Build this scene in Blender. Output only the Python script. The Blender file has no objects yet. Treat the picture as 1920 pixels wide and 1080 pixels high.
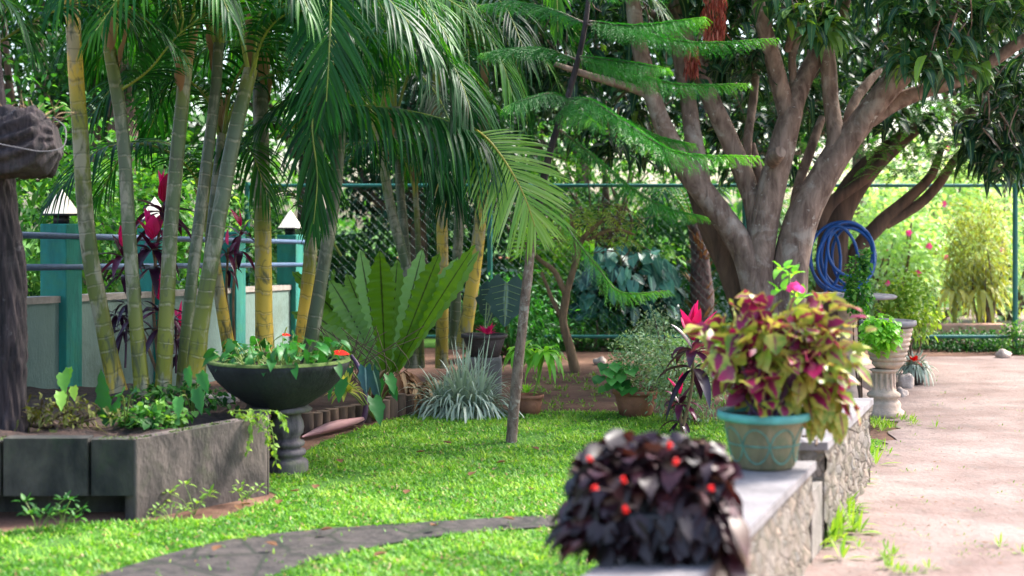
import bpy, math
import numpy as np
from math import radians as R, sin, cos, pi

# ------------------------------------------------------------------ camera, world, sun
S = bpy.context.scene
COL = S.collection
F = 2667.0; H = 1.5; HY = 412.0          # focal length in photo pixels, eye height, horizon row
cam_d = bpy.data.cameras.new("camera")
cam = bpy.data.objects.new("camera", cam_d); COL.objects.link(cam); S.camera = cam
cam.location = (0, 0, H); cam.rotation_euler = (R(90), 0, 0)
cam_d.sensor_width = 36; cam_d.lens = 36*F/1920
cam_d.shift_y = -(540-HY)/1920
cam_d.clip_start = 0.05; cam_d.clip_end = 600
cam_d.dof.use_dof = True; cam_d.dof.focus_distance = 10.3; cam_d.dof.aperture_fstop = 1.6

SUN_EL = 48; SUN_AZ = 62                 # azimuth clockwise from +Y (view direction): from the right, a bit behind the garden
w = bpy.data.worlds.new("World"); S.world = w; w.use_nodes = True
nt = w.node_tree; bg = nt.nodes["Background"]
sky = nt.nodes.new("ShaderNodeTexSky"); sky.sky_type = 'NISHITA'; sky.sun_disc = False
sky.sun_elevation = R(SUN_EL); sky.sun_rotation = R(SUN_AZ); sky.dust_density = 3.0; sky.air_density = 1.0
nt.links.new(sky.outputs[0], bg.inputs[0]); bg.inputs[1].default_value = 0.105
sd = bpy.data.lights.new("sun", 'SUN'); sd.energy = 1.9; sd.angle = R(10); sd.color = (1, .96, .9)
so = bpy.data.objects.new("sun", sd); COL.objects.link(so)
so.rotation_euler = (R(90-SUN_EL), 0, R(180-SUN_AZ)); so.location = (10, 5, 20)
S.view_settings.view_transform = 'Standard'; S.view_settings.look = 'None'
S.view_settings.exposure = 2.42; S.view_settings.gamma = 1

rs = np.random.RandomState(7)
A = np.array

def P(px, py, D): return A([(px-960)*D/F, D, H-(py-HY)*D/F])
def G(px, py, z=0.0):
    D = F*(H-z)/(py-HY); return A([(px-960)*D/F, D, z])
def nrm(v):
    v = np.asarray(v, float); return v/np.maximum(np.linalg.norm(v, axis=-1, keepdims=True), 1e-9)

# ------------------------------------------------------------------ mesh accumulation
class MB:
    def __init__(s): s.V=[]; s.Q=[]; s.T=[]; s.At=[]; s.mq=[]; s.mt=[]; s.n=0
    def add(s, v, q=None, t=None, at=None, mi=0):
        v = np.asarray(v, float).reshape(-1, 3)
        s.V.append(v)
        if at is None: at = np.tile([.5, .5, .5], (len(v), 1))
        s.At.append(np.asarray(at, float).reshape(-1, 3))
        if q is not None and len(q): q = np.asarray(q, int).reshape(-1, 4)+s.n; s.Q.append(q); s.mq.append(np.full(len(q), mi))
        if t is not None and len(t): t = np.asarray(t, int).reshape(-1, 3)+s.n; s.T.append(t); s.mt.append(np.full(len(t), mi))
        s.n += len(v)
    def build(s, name, mats, parent=None, loc=(0, 0, 0), smooth=True):
        o3 = A(parent['_o'][:]) if parent is not None else A(loc, float)
        V = np.concatenate(s.V)-o3; At = np.concatenate(s.At)
        Q = np.concatenate(s.Q) if s.Q else np.zeros((0, 4), int)
        T = np.concatenate(s.T) if s.T else np.zeros((0, 3), int)
        mi = np.concatenate(s.mq+s.mt) if (s.mq or s.mt) else np.zeros(0, int)
        me = bpy.data.meshes.new(name)
        me.vertices.add(len(V)); me.vertices.foreach_set("co", V.astype(np.float32).ravel())
        idx = np.concatenate([Q.ravel(), T.ravel()]).astype(np.int32)
        me.loops.add(len(idx)); me.loops.foreach_set("vertex_index", idx)
        npoly = len(Q)+len(T); me.polygons.add(npoly)
        st = np.concatenate([np.arange(len(Q))*4, len(Q)*4+np.arange(len(T))*3]).astype(np.int32)
        me.polygons.foreach_set("loop_start", st)
        me.polygons.foreach_set("material_index", mi.astype(np.int32))
        me.polygons.foreach_set("use_smooth", np.full(npoly, smooth))
        a = me.attributes.new("lf", 'FLOAT_VECTOR', 'POINT'); a.data.foreach_set("vector", At.astype(np.float32).ravel())
        me.update(calc_edges=True); me.validate()
        for m in (mats if isinstance(mats, (list, tuple)) else [mats]): me.materials.append(m)
        o = bpy.data.objects.new(name, me); COL.objects.link(o)
        if parent is not None: o.parent = parent; o['_o'] = list(parent['_o'][:])
        else: o.location = loc; o['_o'] = [float(c) for c in loc]
        return o
def tag(o, label=None, cat=None, group=None, kind=None):
    if label: o['label'] = label
    if cat: o['category'] = cat
    if group: o['group'] = group
    if kind: o['kind'] = kind
    return o
def thing(name, label, cat, loc, group=None):
    o = bpy.data.objects.new(name, None); COL.objects.link(o); o.location = tuple(float(c) for c in loc)
    o['_o'] = [float(c) for c in loc]; o.empty_display_size = .1
    return tag(o, label, cat, group)

def catmull(p, n):
    p = np.asarray(p, float)
    if len(p) == 2: return p[0]+(p[1]-p[0])*np.linspace(0, 1, n)[:, None]
    q = np.vstack([2*p[0]-p[1], p, 2*p[-1]-p[-2]]); k = len(p)-1
    t = np.linspace(0, k-1e-6, n); i = t.astype(int); f = (t-i)[:, None]
    a, b, c, d = q[i], q[i+1], q[i+2], q[i+3]
    return .5*(2*b+(c-a)*f+(2*a-5*b+4*c-d)*f*f+(3*b-a-3*c+d)*f**3)

def tube(mb, pts, rad, n=None, sides=10, wob=0., mi=0, tint=.5, cap=True, ridge=0.):
    """pts control points, rad scalar or per-point; tint scalar or per-point"""
    pts = np.asarray(pts, float); k = len(pts)
    rad = np.full(k, rad) if np.isscalar(rad) else np.asarray(rad, float)
    tint = np.full(k, tint) if np.isscalar(tint) else np.asarray(tint, float)
    n = n or max(2, (k-1)*4+1)
    c = catmull(pts, n)
    tt = np.linspace(0, 1, n); kt = np.linspace(0, 1, k)
    r = np.interp(tt, kt, rad); ti = np.interp(tt, kt, tint)
    T = nrm(np.gradient(c, axis=0))
    ref = A([0, 1., 0]) if abs(T[0][1]) < .8 else A([1., 0, 0])
    s = nrm(np.cross(T, ref)); b = np.cross(T, s)
    th = np.arange(sides)*2*pi/sides
    ln = np.concatenate([[0], np.cumsum(np.linalg.norm(np.diff(c, axis=0), axis=1))])
    rr = r[:, None]*np.ones(sides)[None]
    if wob:
        ph = rs.rand(6)*6.28; L = ln/max(r.mean(), 1e-4)
        rr = rr*(1+wob*(np.sin(3*th[None]+L[:, None]*.55+ph[0])*.5+np.sin(2*th[None]-L[:, None]*.33+ph[1])*.6+np.sin(5*th[None]+L[:, None]*1.3+ph[2])*.3+np.sin(L[:, None]*.9+ph[3])*.35))
    if ridge: rr = rr*(1+ridge*np.abs(np.sin(5.5*th[None]+1.2*np.sin(ln[:, None]*7)+.8*np.sin(ln[:, None]*19)))+ridge*.6*np.sin(13*th[None]+ln[:, None]*31))
    V = c[:, None]+rr[..., None]*(np.cos(th)[None, :, None]*s[:, None]+np.sin(th)[None, :, None]*b[:, None])
    i, j = np.meshgrid(np.arange(n-1), np.arange(sides), indexing='ij'); j2 = (j+1) % sides
    q = np.stack([i*sides+j, i*sides+j2, (i+1)*sides+j2, (i+1)*sides+j], -1).reshape(-1, 4)
    at = np.stack([np.broadcast_to(ti[:, None], rr.shape), np.broadcast_to(ln[:, None], rr.shape), np.broadcast_to(th[None]/6.2832, rr.shape)], -1)
    mb.add(V, q, at=at, mi=mi)
    if cap:
        for e, off in ((0, 0), (n-1, (n-1)*sides)):
            mb.add(np.vstack([V[e], c[e]]), t=[[jj, (jj+1) % sides, sides] for jj in range(sides)], at=np.vstack([at[e], at[e][:1]]), mi=mi)
    return c

def lathe(mb, prof, cen, sides=32, mi=0, sq=0, wob=0.):
    prof = np.asarray(prof, float); n = len(prof); th = np.arange(sides)*2*pi/sides
    rr = prof[:, 0][:, None]*np.ones(sides)[None]
    if wob: rr = rr*(1+wob*np.sin(3*th+1.)[None]+wob*.6*np.sin(7*th+prof[:, 1][:, None]*9))
    V = np.stack([cen[0]+rr*np.cos(th), cen[1]+rr*np.sin(th), cen[2]+prof[:, 1][:, None]+0*rr], -1)
    i, j = np.meshgrid(np.arange(n-1), np.arange(sides), indexing='ij'); j2 = (j+1) % sides
    q = np.stack([i*sides+j, i*sides+j2, (i+1)*sides+j2, (i+1)*sides+j], -1).reshape(-1, 4)
    at = np.stack([.5+0*rr, prof[:, 1][:, None]+0*rr, th[None]/6.2832+0*rr], -1)
    mb.add(V, q, at=at, mi=mi)

def box(mb, c, s, rz=0, mi=0, taper=1.0):
    hx, hy, hz = s[0]/2, s[1]/2, s[2]/2
    v = A([[x*hx*(taper if z > 0 else 1), y*hy*(taper if z > 0 else 1), z*hz] for z in (-1, 1) for x, y in ((-1, -1), (1, -1), (1, 1), (-1, 1))])
    cz, sz = cos(rz), sin(rz); v = np.c_[v[:, 0]*cz-v[:, 1]*sz, v[:, 0]*sz+v[:, 1]*cz, v[:, 2]]+A(c)
    mb.add(v, [[0, 3, 2, 1], [4, 5, 6, 7], [0, 1, 5, 4], [1, 2, 6, 5], [2, 3, 7, 6], [3, 0, 4, 7]], mi=mi)
def prism(mb, poly, z0, z1, mi=0):
    """poly: xy list; z0/z1 scalar or per-vertex"""
    poly = np.asarray(poly, float); n = len(poly)
    z0 = np.full(n, z0) if np.isscalar(z0) else A(z0); z1 = np.full(n, z1) if np.isscalar(z1) else A(z1)
    v = np.vstack([np.c_[poly, z0], np.c_[poly, z1]])
    mb.add(v, [[i, (i+1) % n, (i+1) % n+n, i+n] for i in range(n)], mi=mi)
    c = poly.mean(0)
    mb.add(np.vstack([np.c_[poly, z1], [c[0], c[1], z1.mean()]]), t=[[i, (i+1) % n, n] for i in range(n)], mi=mi)
    mb.add(np.vstack([np.c_[poly, z0], [c[0], c[1], z0.mean()]]), t=[[(i+1) % n, i, n] for i in range(n)], mi=mi)
def bevel(o, wd=.006, seg=2):
    m = o.modifiers.new("bevel", 'BEVEL'); m.width = wd; m.segments = seg; m.limit_method = 'ANGLE'; m.angle_limit = R(40)
    for p in o.data.polygons: p.use_smooth = False
    return o

SHAPES = {
 'lance': lambda u: np.sin(pi*np.clip(u, 0, 1)**.75)**.8,
 'ovate': lambda u: np.sin(pi*np.clip(u, 0, 1)**.62)**.7,
 'heart': lambda u: np.sqrt(np.clip(1-u**1.7, 0, 1))*(.62+.55*np.sin(pi*np.clip(u*1.1, 0, 1))),
 'strap': lambda u: np.clip(u*9+.45, 0, 1)*np.clip((1-u)*2.2, 0, 1)**.7,
 'blade': lambda u: np.clip((1-u), 0, 1)**.6,
 'obl': lambda u: np.clip(.22+u*1.7, 0, 1)*np.clip((1-u)*4.5, 0, 1)**.6,
 'nest': lambda u: np.clip(.16+.95*u**.8, 0, 1)*np.clip((1-u)*3.2, 0, 1)**.75*1.02,
}
def leaves(mb, B, D, L, W, up=(0, 0, 1), nseg=3, shape='lance', droop=.3, fold=.15, tint=None, mi=0, flat=False, lobe=0., rip=0., upn=.0):
    B = np.atleast_2d(B).astype(float); N = len(B); D = nrm(np.broadcast_to(D, (N, 3)))
    L = np.broadcast_to(L, (N,)).astype(float); W = np.broadcast_to(W, (N,)).astype(float)
    up = np.broadcast_to(up, (N, 3)).astype(float)
    if upn: up = nrm(up)+rs.randn(N, 3)*upn
    droop = np.broadcast_to(droop, (N,)).astype(float)
    s = np.cross(D, up); bad = np.linalg.norm(s, axis=1) < 1e-3; s[bad] = [1, 0, 0]; s = nrm(s); nn = np.cross(s, D)
    if tint is None: tint = rs.rand(N)
    tint = np.broadcast_to(tint, (N,))
    u = np.linspace(0, 1, nseg+1); wd = SHAPES[shape](u)
    wd = np.maximum(wd, .02)
    vs = A([-1., 1.]) if flat else A([-1., 0., 1.]); m = len(vs)
    U = u[None, :, None]; VV = vs[None, None, :]
    al = (L[:, None, None]*(U-lobe*(1-U)**3*np.abs(VV)*.8))+0*VV
    sdx = W[:, None, None]*.5*wd[None, :, None]*VV
    nz = fold*W[:, None, None]*.5*wd[None, :, None]*np.abs(VV)*1.0
    if rip:
        ph = rs.rand(N)[:, None, None]*6.28
        nz = nz+rip*W[:, None, None]*np.sin(U*nseg*1.9+ph+VV*1.1)*np.abs(VV)
        sdx = sdx*(1+.15*np.sin(U*nseg*1.9+ph))
    dz = -droop[:, None, None]*L[:, None, None]*U**2+0*VV
    p = B[:, None, None]+al[..., None]*D[:, None, None]+sdx[..., None]*s[:, None, None]+nz[..., None]*nn[:, None, None]
    p[..., 2] += dz
    # keep length under droop
    hz = (U**2*np.minimum(droop, 1.2)[:, None, None]*.32)[..., None]
    ax = B[:, None, None]; p = np.where(True, p-hz*D[:, None, None]*A([1, 1, 0])*al[..., None], p)
    idx = np.arange(N*(nseg+1)*m).reshape(N, nseg+1, m)
    q = np.stack([idx[:, :-1, :-1], idx[:, :-1, 1:], idx[:, 1:, 1:], idx[:, 1:, :-1]], -1).reshape(-1, 4)
    at = np.stack([np.broadcast_to(tint[:, None, None], al.shape), np.broadcast_to(U, al.shape), np.broadcast_to(np.abs(VV), al.shape)], -1)
    mb.add(p, q, at=at, mi=mi)

def rdir(n, zlo=-1, zhi=1):
    a = rs.rand(n)*2*pi; z = zlo+(zhi-zlo)*rs.rand(n); r = np.sqrt(np.maximum(0, 1-z*z))
    return np.c_[r*np.cos(a), r*np.sin(a), z]

def frond(mb, pts, LL, n=34, W=.024, ang=50, droop=.45, side=None, lift=.15, rad=.011, start=.14, tint=.5, mi=0, mr=1, nseg=4, tipf=.35, tv=.18):
    """a pinnate leaf: curved rachis with a row of leaflets on each side"""
    c = catmull(pts, 30); T = nrm(np.gradient(c, axis=0))
    tube(mb, pts, np.linspace(rad, rad*.25, len(pts)), n=16, sides=6, mi=mr, tint=.7)
    t = np.linspace(start, .995, n); k = t*29
    def at(arr, k): i = np.clip(k.astype(int), 0, 28); f = (k-i)[:, None]; return arr[i]*(1-f)+arr[i+1]*f
    for sg in (-1, 1):
        kk = k+rs.rand(n)*.4*29/n; kk = np.clip(kk, 0, 28.99)
        B = at(c, kk); TT = nrm(at(T, kk))
        if side is None: s0 = nrm(np.cross(TT, A([0, 0, 1.])))
        else: s0 = nrm(A(side, float)[None]-TT*(TT@A(side, float))[:, None])
        N0 = np.cross(s0, TT)
        a = np.interp(t, [start, .7, 1], [ang+18, ang-6, 14])+rs.randn(n)*3; a = np.radians(a)[:, None]
        D = TT*np.cos(a)+sg*s0*np.sin(a)+N0*(lift+rs.randn(n, 1)*.05)
        pr = np.interp((t-start)/(1-start), [0, .12, .35, .7, 1], [.45, .85, 1, .85, tipf])
        leaves(mb, B, D, LL*pr*(.93+.14*rs.rand(n)), W*(.6+.4*pr), up=N0, nseg=nseg, shape='strap', droop=droop*(.8+.4*rs.rand(n)), fold=.35, tint=np.clip(tint+rs.randn(n)*tv, 0, 1), mi=mi)

# ------------------------------------------------------------------ materials
def newmat(name):
    m = bpy.data.materials.new(name); m.use_nodes = True; n = m.node_tree.nodes; l = m.node_tree.links
    b = n["Principled BSDF"]; return m, n, l, b
def ramp(n, l, src, cols, pos=None, interp='LINEAR'):
    r = n.new("ShaderNodeValToRGB"); cr = r.color_ramp; cr.interpolation = interp
    pos = pos or [i/(len(cols)-1) for i in range(len(cols))]
    while len(cr.elements) < len(cols): cr.elements.new(.5)
    for e, c, p in zip(cr.elements, cols, pos): e.position = p; e.color = (*c, 1)
    l.new(src, r.inputs[0]); return r.outputs[0]
def noise(n, l, sc, det=4, vec=None, dist=0., rough=.6):
    t = n.new("ShaderNodeTexNoise"); t.inputs["Scale"].default_value = sc; t.inputs["Detail"].default_value = det
    t.inputs["Distortion"].default_value = dist; t.inputs["Roughness"].default_value = rough
    if vec is not None: l.new(vec, t.inputs["Vector"])
    return t.outputs[0]
def mix(n, l, f, a, b, mode='MIX'):
    m = n.new("ShaderNodeMix"); m.data_type = 'RGBA'; m.blend_type = mode
    for i, v in ((0, f), (6, a), (7, b)):
        if isinstance(v, (float, int)): m.inputs[i].default_value = v
        elif isinstance(v, tuple): m.inputs[i].default_value = (*v, 1)
        else: l.new(v, m.inputs[i])
    return m.outputs[2]
def coords(n, l, scale=(1, 1, 1)):
    t = n.new("ShaderNodeTexCoord"); mp = n.new("ShaderNodeMapping"); mp.inputs["Scale"].default_value = scale
    l.new(t.outputs["Object"], mp.inputs[0]); return mp.outputs[0]
def bump(n, l, b, h, st=.4, d=.02):
    bp = n.new("ShaderNodeBump"); bp.inputs["Strength"].default_value = st; bp.inputs["Distance"].default_value = d
    l.new(h, bp.inputs["Height"]); l.new(bp.outputs[0], b.inputs["Normal"])
def lf(n, l):
    a = n.new("ShaderNodeAttribute"); a.attribute_name = "lf"; s = n.new("ShaderNodeSeparateXYZ"); l.new(a.outputs["Vector"], s.inputs[0]); return s.outputs

def leafmat(name, cols, trans=.3, rough=.45, spec=.5, tcol=None, vein=None, pos=None, mott=None, edge=None):
    m, n, l, b = newmat(name); a = lf(n, l)
    c = ramp(n, l, a[0], cols, pos)
    if mott: c = mix(n, l, ramp(n, l, noise(n, l, mott[1], 3), [(0, 0, 0), (1, 1, 1)], [mott[2]-.06, mott[2]+.06]), c, mott[0])
    if vein: c = mix(n, l, ramp(n, l, a[2], [(1, 1, 1), (0, 0, 0)], [vein[1], vein[1]+.12]), c, vein[0])
    if edge: c = mix(n, l, ramp(n, l, a[2], [(0, 0, 0), (1, 1, 1)], [edge[1]-.1, edge[1]+.1]), c, edge[0])
    l.new(c, b.inputs["Base Color"]); b.inputs["Roughness"].default_value = rough
    b.inputs["Specular IOR Level"].default_value = spec
    if trans:
        t = n.new("ShaderNodeBsdfTranslucent"); mx = n.new("ShaderNodeMixShader"); mx.inputs[0].default_value = trans
        cc = mix(n, l, 1.0, c, tcol or (1.5, 1.6, .5), 'MULTIPLY'); l.new(cc, t.inputs[0])
        l.new(b.outputs[0], mx.inputs[1]); l.new(t.outputs[0], mx.inputs[2]); l.new(mx.outputs[0], n["Material Output"].inputs[0])
    return m
def solid(name, c, rough=.6, var=.25, sc=8, bst=.2, c2=None, metal=0, scale=(1, 1, 1), pos=(.35, .65)):
    m, n, l, b = newmat(name); v = coords(n, l, scale)
    nz = noise(n, l, sc, 6, v)
    c2 = c2 or tuple(x*(1-var) for x in c)
    l.new(ramp(n, l, nz, [c2, c], list(pos)), b.inputs["Base Color"]); b.inputs["Roughness"].default_value = rough; b.inputs["Metallic"].default_value = metal
    if bst: bump(n, l, b, noise(n, l, sc*4, 5, v), bst)
    return m
def bark(name, c1, c2, lich=None, sc=10, stretch=.25, st=.6, lsc=14, lth=.2):
    m, n, l, b = newmat(name); v = coords(n, l, (1, 1, stretch)); v1 = coords(n, l)
    h = noise(n, l, sc, 8, v, .6); c = ramp(n, l, h, [c1, c2], [.35, .68])
    big = noise(n, l, 2.5, 3, v1); c = mix(n, l, ramp(n, l, big, [(0, 0, 0), (.6, .6, .6)], [.55, .75]), c, tuple(x*.45 for x in c1))
    if lich:
        c = mix(n, l, ramp(n, l, noise(n, l, lsc*1.6, 5, v1, 0, .7), [(0, 0, 0), (.8, .8, .8)], [.62, .68]), c, lich)
        c = mix(n, l, ramp(n, l, noise(n, l, lsc*.45, 5, v1, .5), [(0, 0, 0), (.45, .45, .45)], [.55, .66]), c, lich)
    l.new(c, b.inputs["Base Color"]); b.inputs["Roughness"].default_value = .9; bump(n, l, b, h, st, .02)
    return m

M = {}
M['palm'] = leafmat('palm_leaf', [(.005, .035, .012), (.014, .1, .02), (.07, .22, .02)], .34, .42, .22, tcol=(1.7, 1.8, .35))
M['palm_bright'] = leafmat('palm_leaf_sheen', [(.1, .28, .02), (.26, .44, .07), (.52, .6, .28)], .4, .35, .5)  # light green frond with near-white sheen and backlight painted into the colour
M['rachis'] = solid('palm_rachis', (.3, .34, .04), .45, .4, 6, .0, c2=(.12, .18, .03))
M['rachis_y'] = solid('palm_rachis_yellow', (.45, .38, .05), .45, .3, 6, .0)
M['norfolk'] = leafmat('norfolk_needles', [(.012, .09, .02), (.035, .23, .03), (.2, .52, .04)], .3, .5, .35)
M['mango'] = leafmat('mango_leaf', [(.008, .035, .018), (.02, .085, .04), (.07, .19, .06), (.2, .36, .05)], .25, .4, .4, pos=[0, .5, .85, 1], vein=((.16, .26, .1), .05))
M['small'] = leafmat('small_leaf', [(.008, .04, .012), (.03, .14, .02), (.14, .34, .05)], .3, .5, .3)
M['small_lit'] = leafmat('small_leaf_lit', [(.012, .06, .018), (.06, .22, .03), (.3, .5, .1)], .35, .5, .3)  # small leaf in brighter greens, sunlight put into the colour
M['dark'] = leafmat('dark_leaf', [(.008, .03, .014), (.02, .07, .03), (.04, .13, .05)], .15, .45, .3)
M['pale'] = leafmat('overexposed_bush_leaf', [(.2, .36, .14), (.45, .62, .32), (.7, .8, .55)], .4, .5, .4)  # leaf colour raised toward white to paint the overexposed background
M['yellow'] = leafmat('yellow_bush_leaf', [(.12, .17, .03), (.32, .34, .06), (.55, .5, .12)], .35, .5, .4)
M['nest'] = leafmat('nest_fern_leaf', [(.09, .19, .01), (.14, .3, .02), (.28, .5, .2)], .4, .42, .4, vein=((.02, .015, .01), .0))
_n = 0
M['silver'] = leafmat('silver_blade', [(.16, .22, .15), (.4, .48, .38), (.66, .7, .56)], .2, .45, .5, tcol=(1, 1.1, .8))
M['euph'] = leafmat('euphorbia_leaf', [(.1, .22, .09), (.3, .42, .22), (.62, .66, .42)], .25, .55, .4)
M['blue'] = leafmat('taro_leaf', [(.004, .04, .035), (.02, .12, .09), (.12, .36, .27)], .15, .35, .5, vein=((.2, .42, .3), .05))
M['alo'] = leafmat('veined_leaf', [(.01, .05, .05), (.02, .09, .08)], .1, .35, .6, vein=((.3, .42, .35), .04))
M['bright'] = leafmat('light_green_leaf', [(.1, .3, .03), (.2, .5, .05), (.42, .68, .1)], .4, .4, .5)
M['green'] = leafmat('mid_green_leaf', [(.015, .085, .02), (.04, .2, .035), (.12, .38, .08)], .3, .45, .3)
M['magenta'] = leafmat('magenta_leaf', [(.3, .01, .06), (.7, .02, .16), (.9, .06, .3)], .45, .35, .5, tcol=(1.4, .6, 1.0))
M['maroon'] = leafmat('maroon_leaf', [(.02, .006, .02), (.06, .01, .035), (.22, .02, .08)], .2, .32, .6, tcol=(1.5, .6, 1))
M['begonia'] = leafmat('begonia_leaf', [(.008, .005, .006), (.03, .01, .014), (.075, .016, .022), (.1, .055, .03)], .08, .45, .5, tcol=(1.6, .5, .5), pos=[0, .5, .85, 1])
M['red'] = leafmat('red_petal', [(.7, .005, .005), (.9, .02, .01)], .3, .4, .4, tcol=(1.3, .4, .4))
M['pink'] = leafmat('pink_petal', [(.8, .05, .3), (.95, .2, .5)], .4, .5, .3, tcol=(1.2, .7, 1))
M['grass'] = leafmat('grass_blade', [(.05, .17, .02), (.15, .36, .035), (.4, .55, .1)], .35, .5, .3)
M['weed'] = leafmat('weed_leaf', [(.07, .18, .02), (.17, .32, .04), (.36, .46, .08)], .35, .5, .35)
M['dryweed'] = leafmat('brownish_weed', [(.06, .04, .015), (.12, .14, .03), (.3, .3, .07)], .25, .6, .3)
M['dry'] = leafmat('dry_leaf', [(.12, .05, .025), (.35, .2, .1), (.6, .45, .28)], .15, .7, .2, tcol=(1.1, .9, .6))
M['panicle'] = leafmat('dry_red_leaf', [(.15, .03, .02), (.38, .09, .06), (.55, .22, .14)], .25, .7, .2, tcol=(1.2, .7, .6))
M['stem'] = solid('green_stem', (.2, .3, .06), .5, .3, 10, 0)
M['stem_dark'] = solid('dark_stem', (.04, .02, .02), .6, .3, 10, 0)
M['twig'] = solid('dry_twig', (.14, .09, .06), .9, .4, 30, .2)
# coleus: magenta heart, cream-green margin, varying from leaf to leaf
def coleus():
    m, n, l, b = newmat('coleus_leaf'); a = lf(n, l)
    wob = n.new("ShaderNodeMath"); wob.operation = 'MULTIPLY_ADD'; l.new(noise(n, l, 40, 3), wob.inputs[0]); wob.inputs[1].default_value = .5; l.new(a[2], wob.inputs[2])
    t = n.new("ShaderNodeMath"); t.operation = 'SUBTRACT'; l.new(wob.outputs[0], t.inputs[0]); l.new(a[0], t.inputs[1])
    f = ramp(n, l, t.outputs[0], [(1, 1, 1), (0, 0, 0)], [.02, .22])
    c = mix(n, l, f, ramp(n, l, noise(n, l, 9, 2), [(.16, .28, .015), (.5, .42, .07)], [.36, .62]), ramp(n, l, a[1], [(.1, .004, .03), (.36, .008, .085)]))
    l.new(c, b.inputs["Base Color"]); b.inputs["Roughness"].default_value = .4
    tr = n.new("ShaderNodeBsdfTranslucent"); mx = n.new("ShaderNodeMixShader"); mx.inputs[0].default_value = .3; l.new(c, tr.inputs[0])
    l.new(b.outputs[0], mx.inputs[1]); l.new(tr.outputs[0], mx.inputs[2]); l.new(mx.outputs[0], n["Material Output"].inputs[0]); return m
M['coleus'] = coleus()
# ringed palm stem
def palmtrunk():
    m, n, l, b = newmat('palm_stem'); a = lf(n, l); v = coords(n, l, (1, 1, .35))
    c = ramp(n, l, a[0], [(.09, .11, .075), (.075, .11, .03), (.19, .2, .015), (.78, .5, .06)], [0, .33, .66, 1])  # own greys, greens and yellow; yellow end lifted to paint sunlit stem feet
    nz = noise(n, l, 7, 5, v)
    c = mix(n, l, ramp(n, l, nz, [(0, 0, 0), (.8, .8, .8)], [.52, .6]), c, (.3, .28, .2))
    c = mix(n, l, ramp(n, l, noise(n, l, 11, 4, v, 1), [(.85, .85, .85), (0, 0, 0)], [.36, .47]), c, (.06, .07, .03))
    def mth(op, x, y=None):
        q = n.new("ShaderNodeMath"); q.operation = op
        for i, z in enumerate((x, y)):
            if z is None: continue
            if isinstance(z, float): q.inputs[i].default_value = z
            else: l.new(z, q.inputs[i])
        return q.outputs[0]
    yy = mth('ADD', mth('ADD', a[1], mth('MULTIPLY', noise(n, l, 3, 2), .05)), mth('MULTIPLY', mth('SINE', mth('MULTIPLY', a[1], 17.0)), .025))
    rg = mth('FRACT', mth('MULTIPLY', yy, 9.0))
    rl = mix(n, l, 1.0, ramp(n, l, rg, [(0, 0, 0), (1, 1, 1), (1, 1, 1), (0, 0, 0)], [.42, .47, .53, .58]), ramp(n, l, noise(n, l, 9, 3), [(0, 0, 0), (1, 1, 1)], [.38, .58]), 'MULTIPLY')
    c = mix(n, l, mix(n, l, 1.0, rl, (.4, .4, .4), 'MULTIPLY'), c, (.36, .32, .22))
    rd = ramp(n, l, rg, [(0, 0, 0), (1, 1, 1), (0, 0, 0)], [.56, .62, .7])
    c = mix(n, l, mix(n, l, 1.0, rd, (.5, .5, .5), 'MULTIPLY'), c, (.05, .06, .02))
    l.new(c, b.inputs["Base Color"]); b.inputs["Roughness"].default_value = .5; bump(n, l, b, rl, .4, .006); return m
M['ptrunk'] = palmtrunk()
M['bark_mango'] = bark('mango_bark', (.12, .075, .055), (.36, .255, .195), (.52, .46, .39), 14, .3, .9, 9, .16)
M['bark_dark'] = bark('dark_bark', (.003, .002, .003), (.06, .042, .042), (.1, .085, .085), 30, .1, 1.0, 5, .0)
M['bark_thin'] = bark('lichened_bark', (.09, .05, .035), (.26, .18, .14), (.45, .42, .36), 30, .4, .5, 45, .1)
M['bark_tan'] = bark('tan_bark', (.14, .09, .05), (.34, .22, .12), None, 20, .3, .5)
M['bark_back'] = bark('background_bark', (.06, .04, .03), (.2, .12, .08), None, 8, .2, .6)
M['concrete'] = solid('mossy_concrete', (.27, .23, .21), .9, .5, 5, .5, c2=(.13, .12, .1))
# mossy mottled surfaces
def mossy(name, base, dark, moss, sc=4):
    m, n, l, b = newmat(name); v = coords(n, l, (1, 1, .5 if sc < 6 else .28))
    c = ramp(n, l, noise(n, l, sc, 8, v, .4), [dark, base], [.38, .7])
    c = mix(n, l, ramp(n, l, noise(n, l, sc*.7, 5, coords(n, l)), [(0, 0, 0), (.7, .7, .7)], [.52, .68]), c, moss)
    l.new(c, b.inputs["Base Color"]); b.inputs["Roughness"].default_value = .85; bump(n, l, b, noise(n, l, 40, 6, v), .5); return m
M['slab'] = mossy('mossy_shaded_slab', (.085, .075, .06), (.006, .007, .007), (.02, .045, .012))  # moss, plus the shade of the front face painted into the dark base
M['slab_grey'] = mossy('weathered_render', (.16, .122, .107), (.035, .028, .025), (.05, .06, .025), 5)
M['bowl'] = mossy('dark_bowl', (.025, .028, .03), (.006, .007, .009), (.015, .025, .018), 5)
M['stonegrey'] = mossy('grey_pedestal', (.17, .145, .15), (.035, .03, .035), (.12, .15, .06), 9)
M['moss'] = solid('moss', (.1, .16, .03), .95, .4, 30, .6)
M['soil'] = solid('dark_soil', (.09, .05, .035), .95, .5, 14, .8, c2=(.03, .018, .014))
M['green_paint'] = mossy('green_post_paint', (.03, .3, .23), (.02, .17, .14), (.04, .22, .12), 7)
M['teal_paint'] = solid('fence_paint', (.015, .16, .13), .45, .3, 10, .1)
M['wall_paint'] = mossy('pale_green_wall', (.23, .32, .28), (.16, .24, .21), (.12, .17, .13), 2.5)
M['white_cap'] = solid('wall_cap', (.42, .37, .33), .8, .25, 15, .3)
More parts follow.
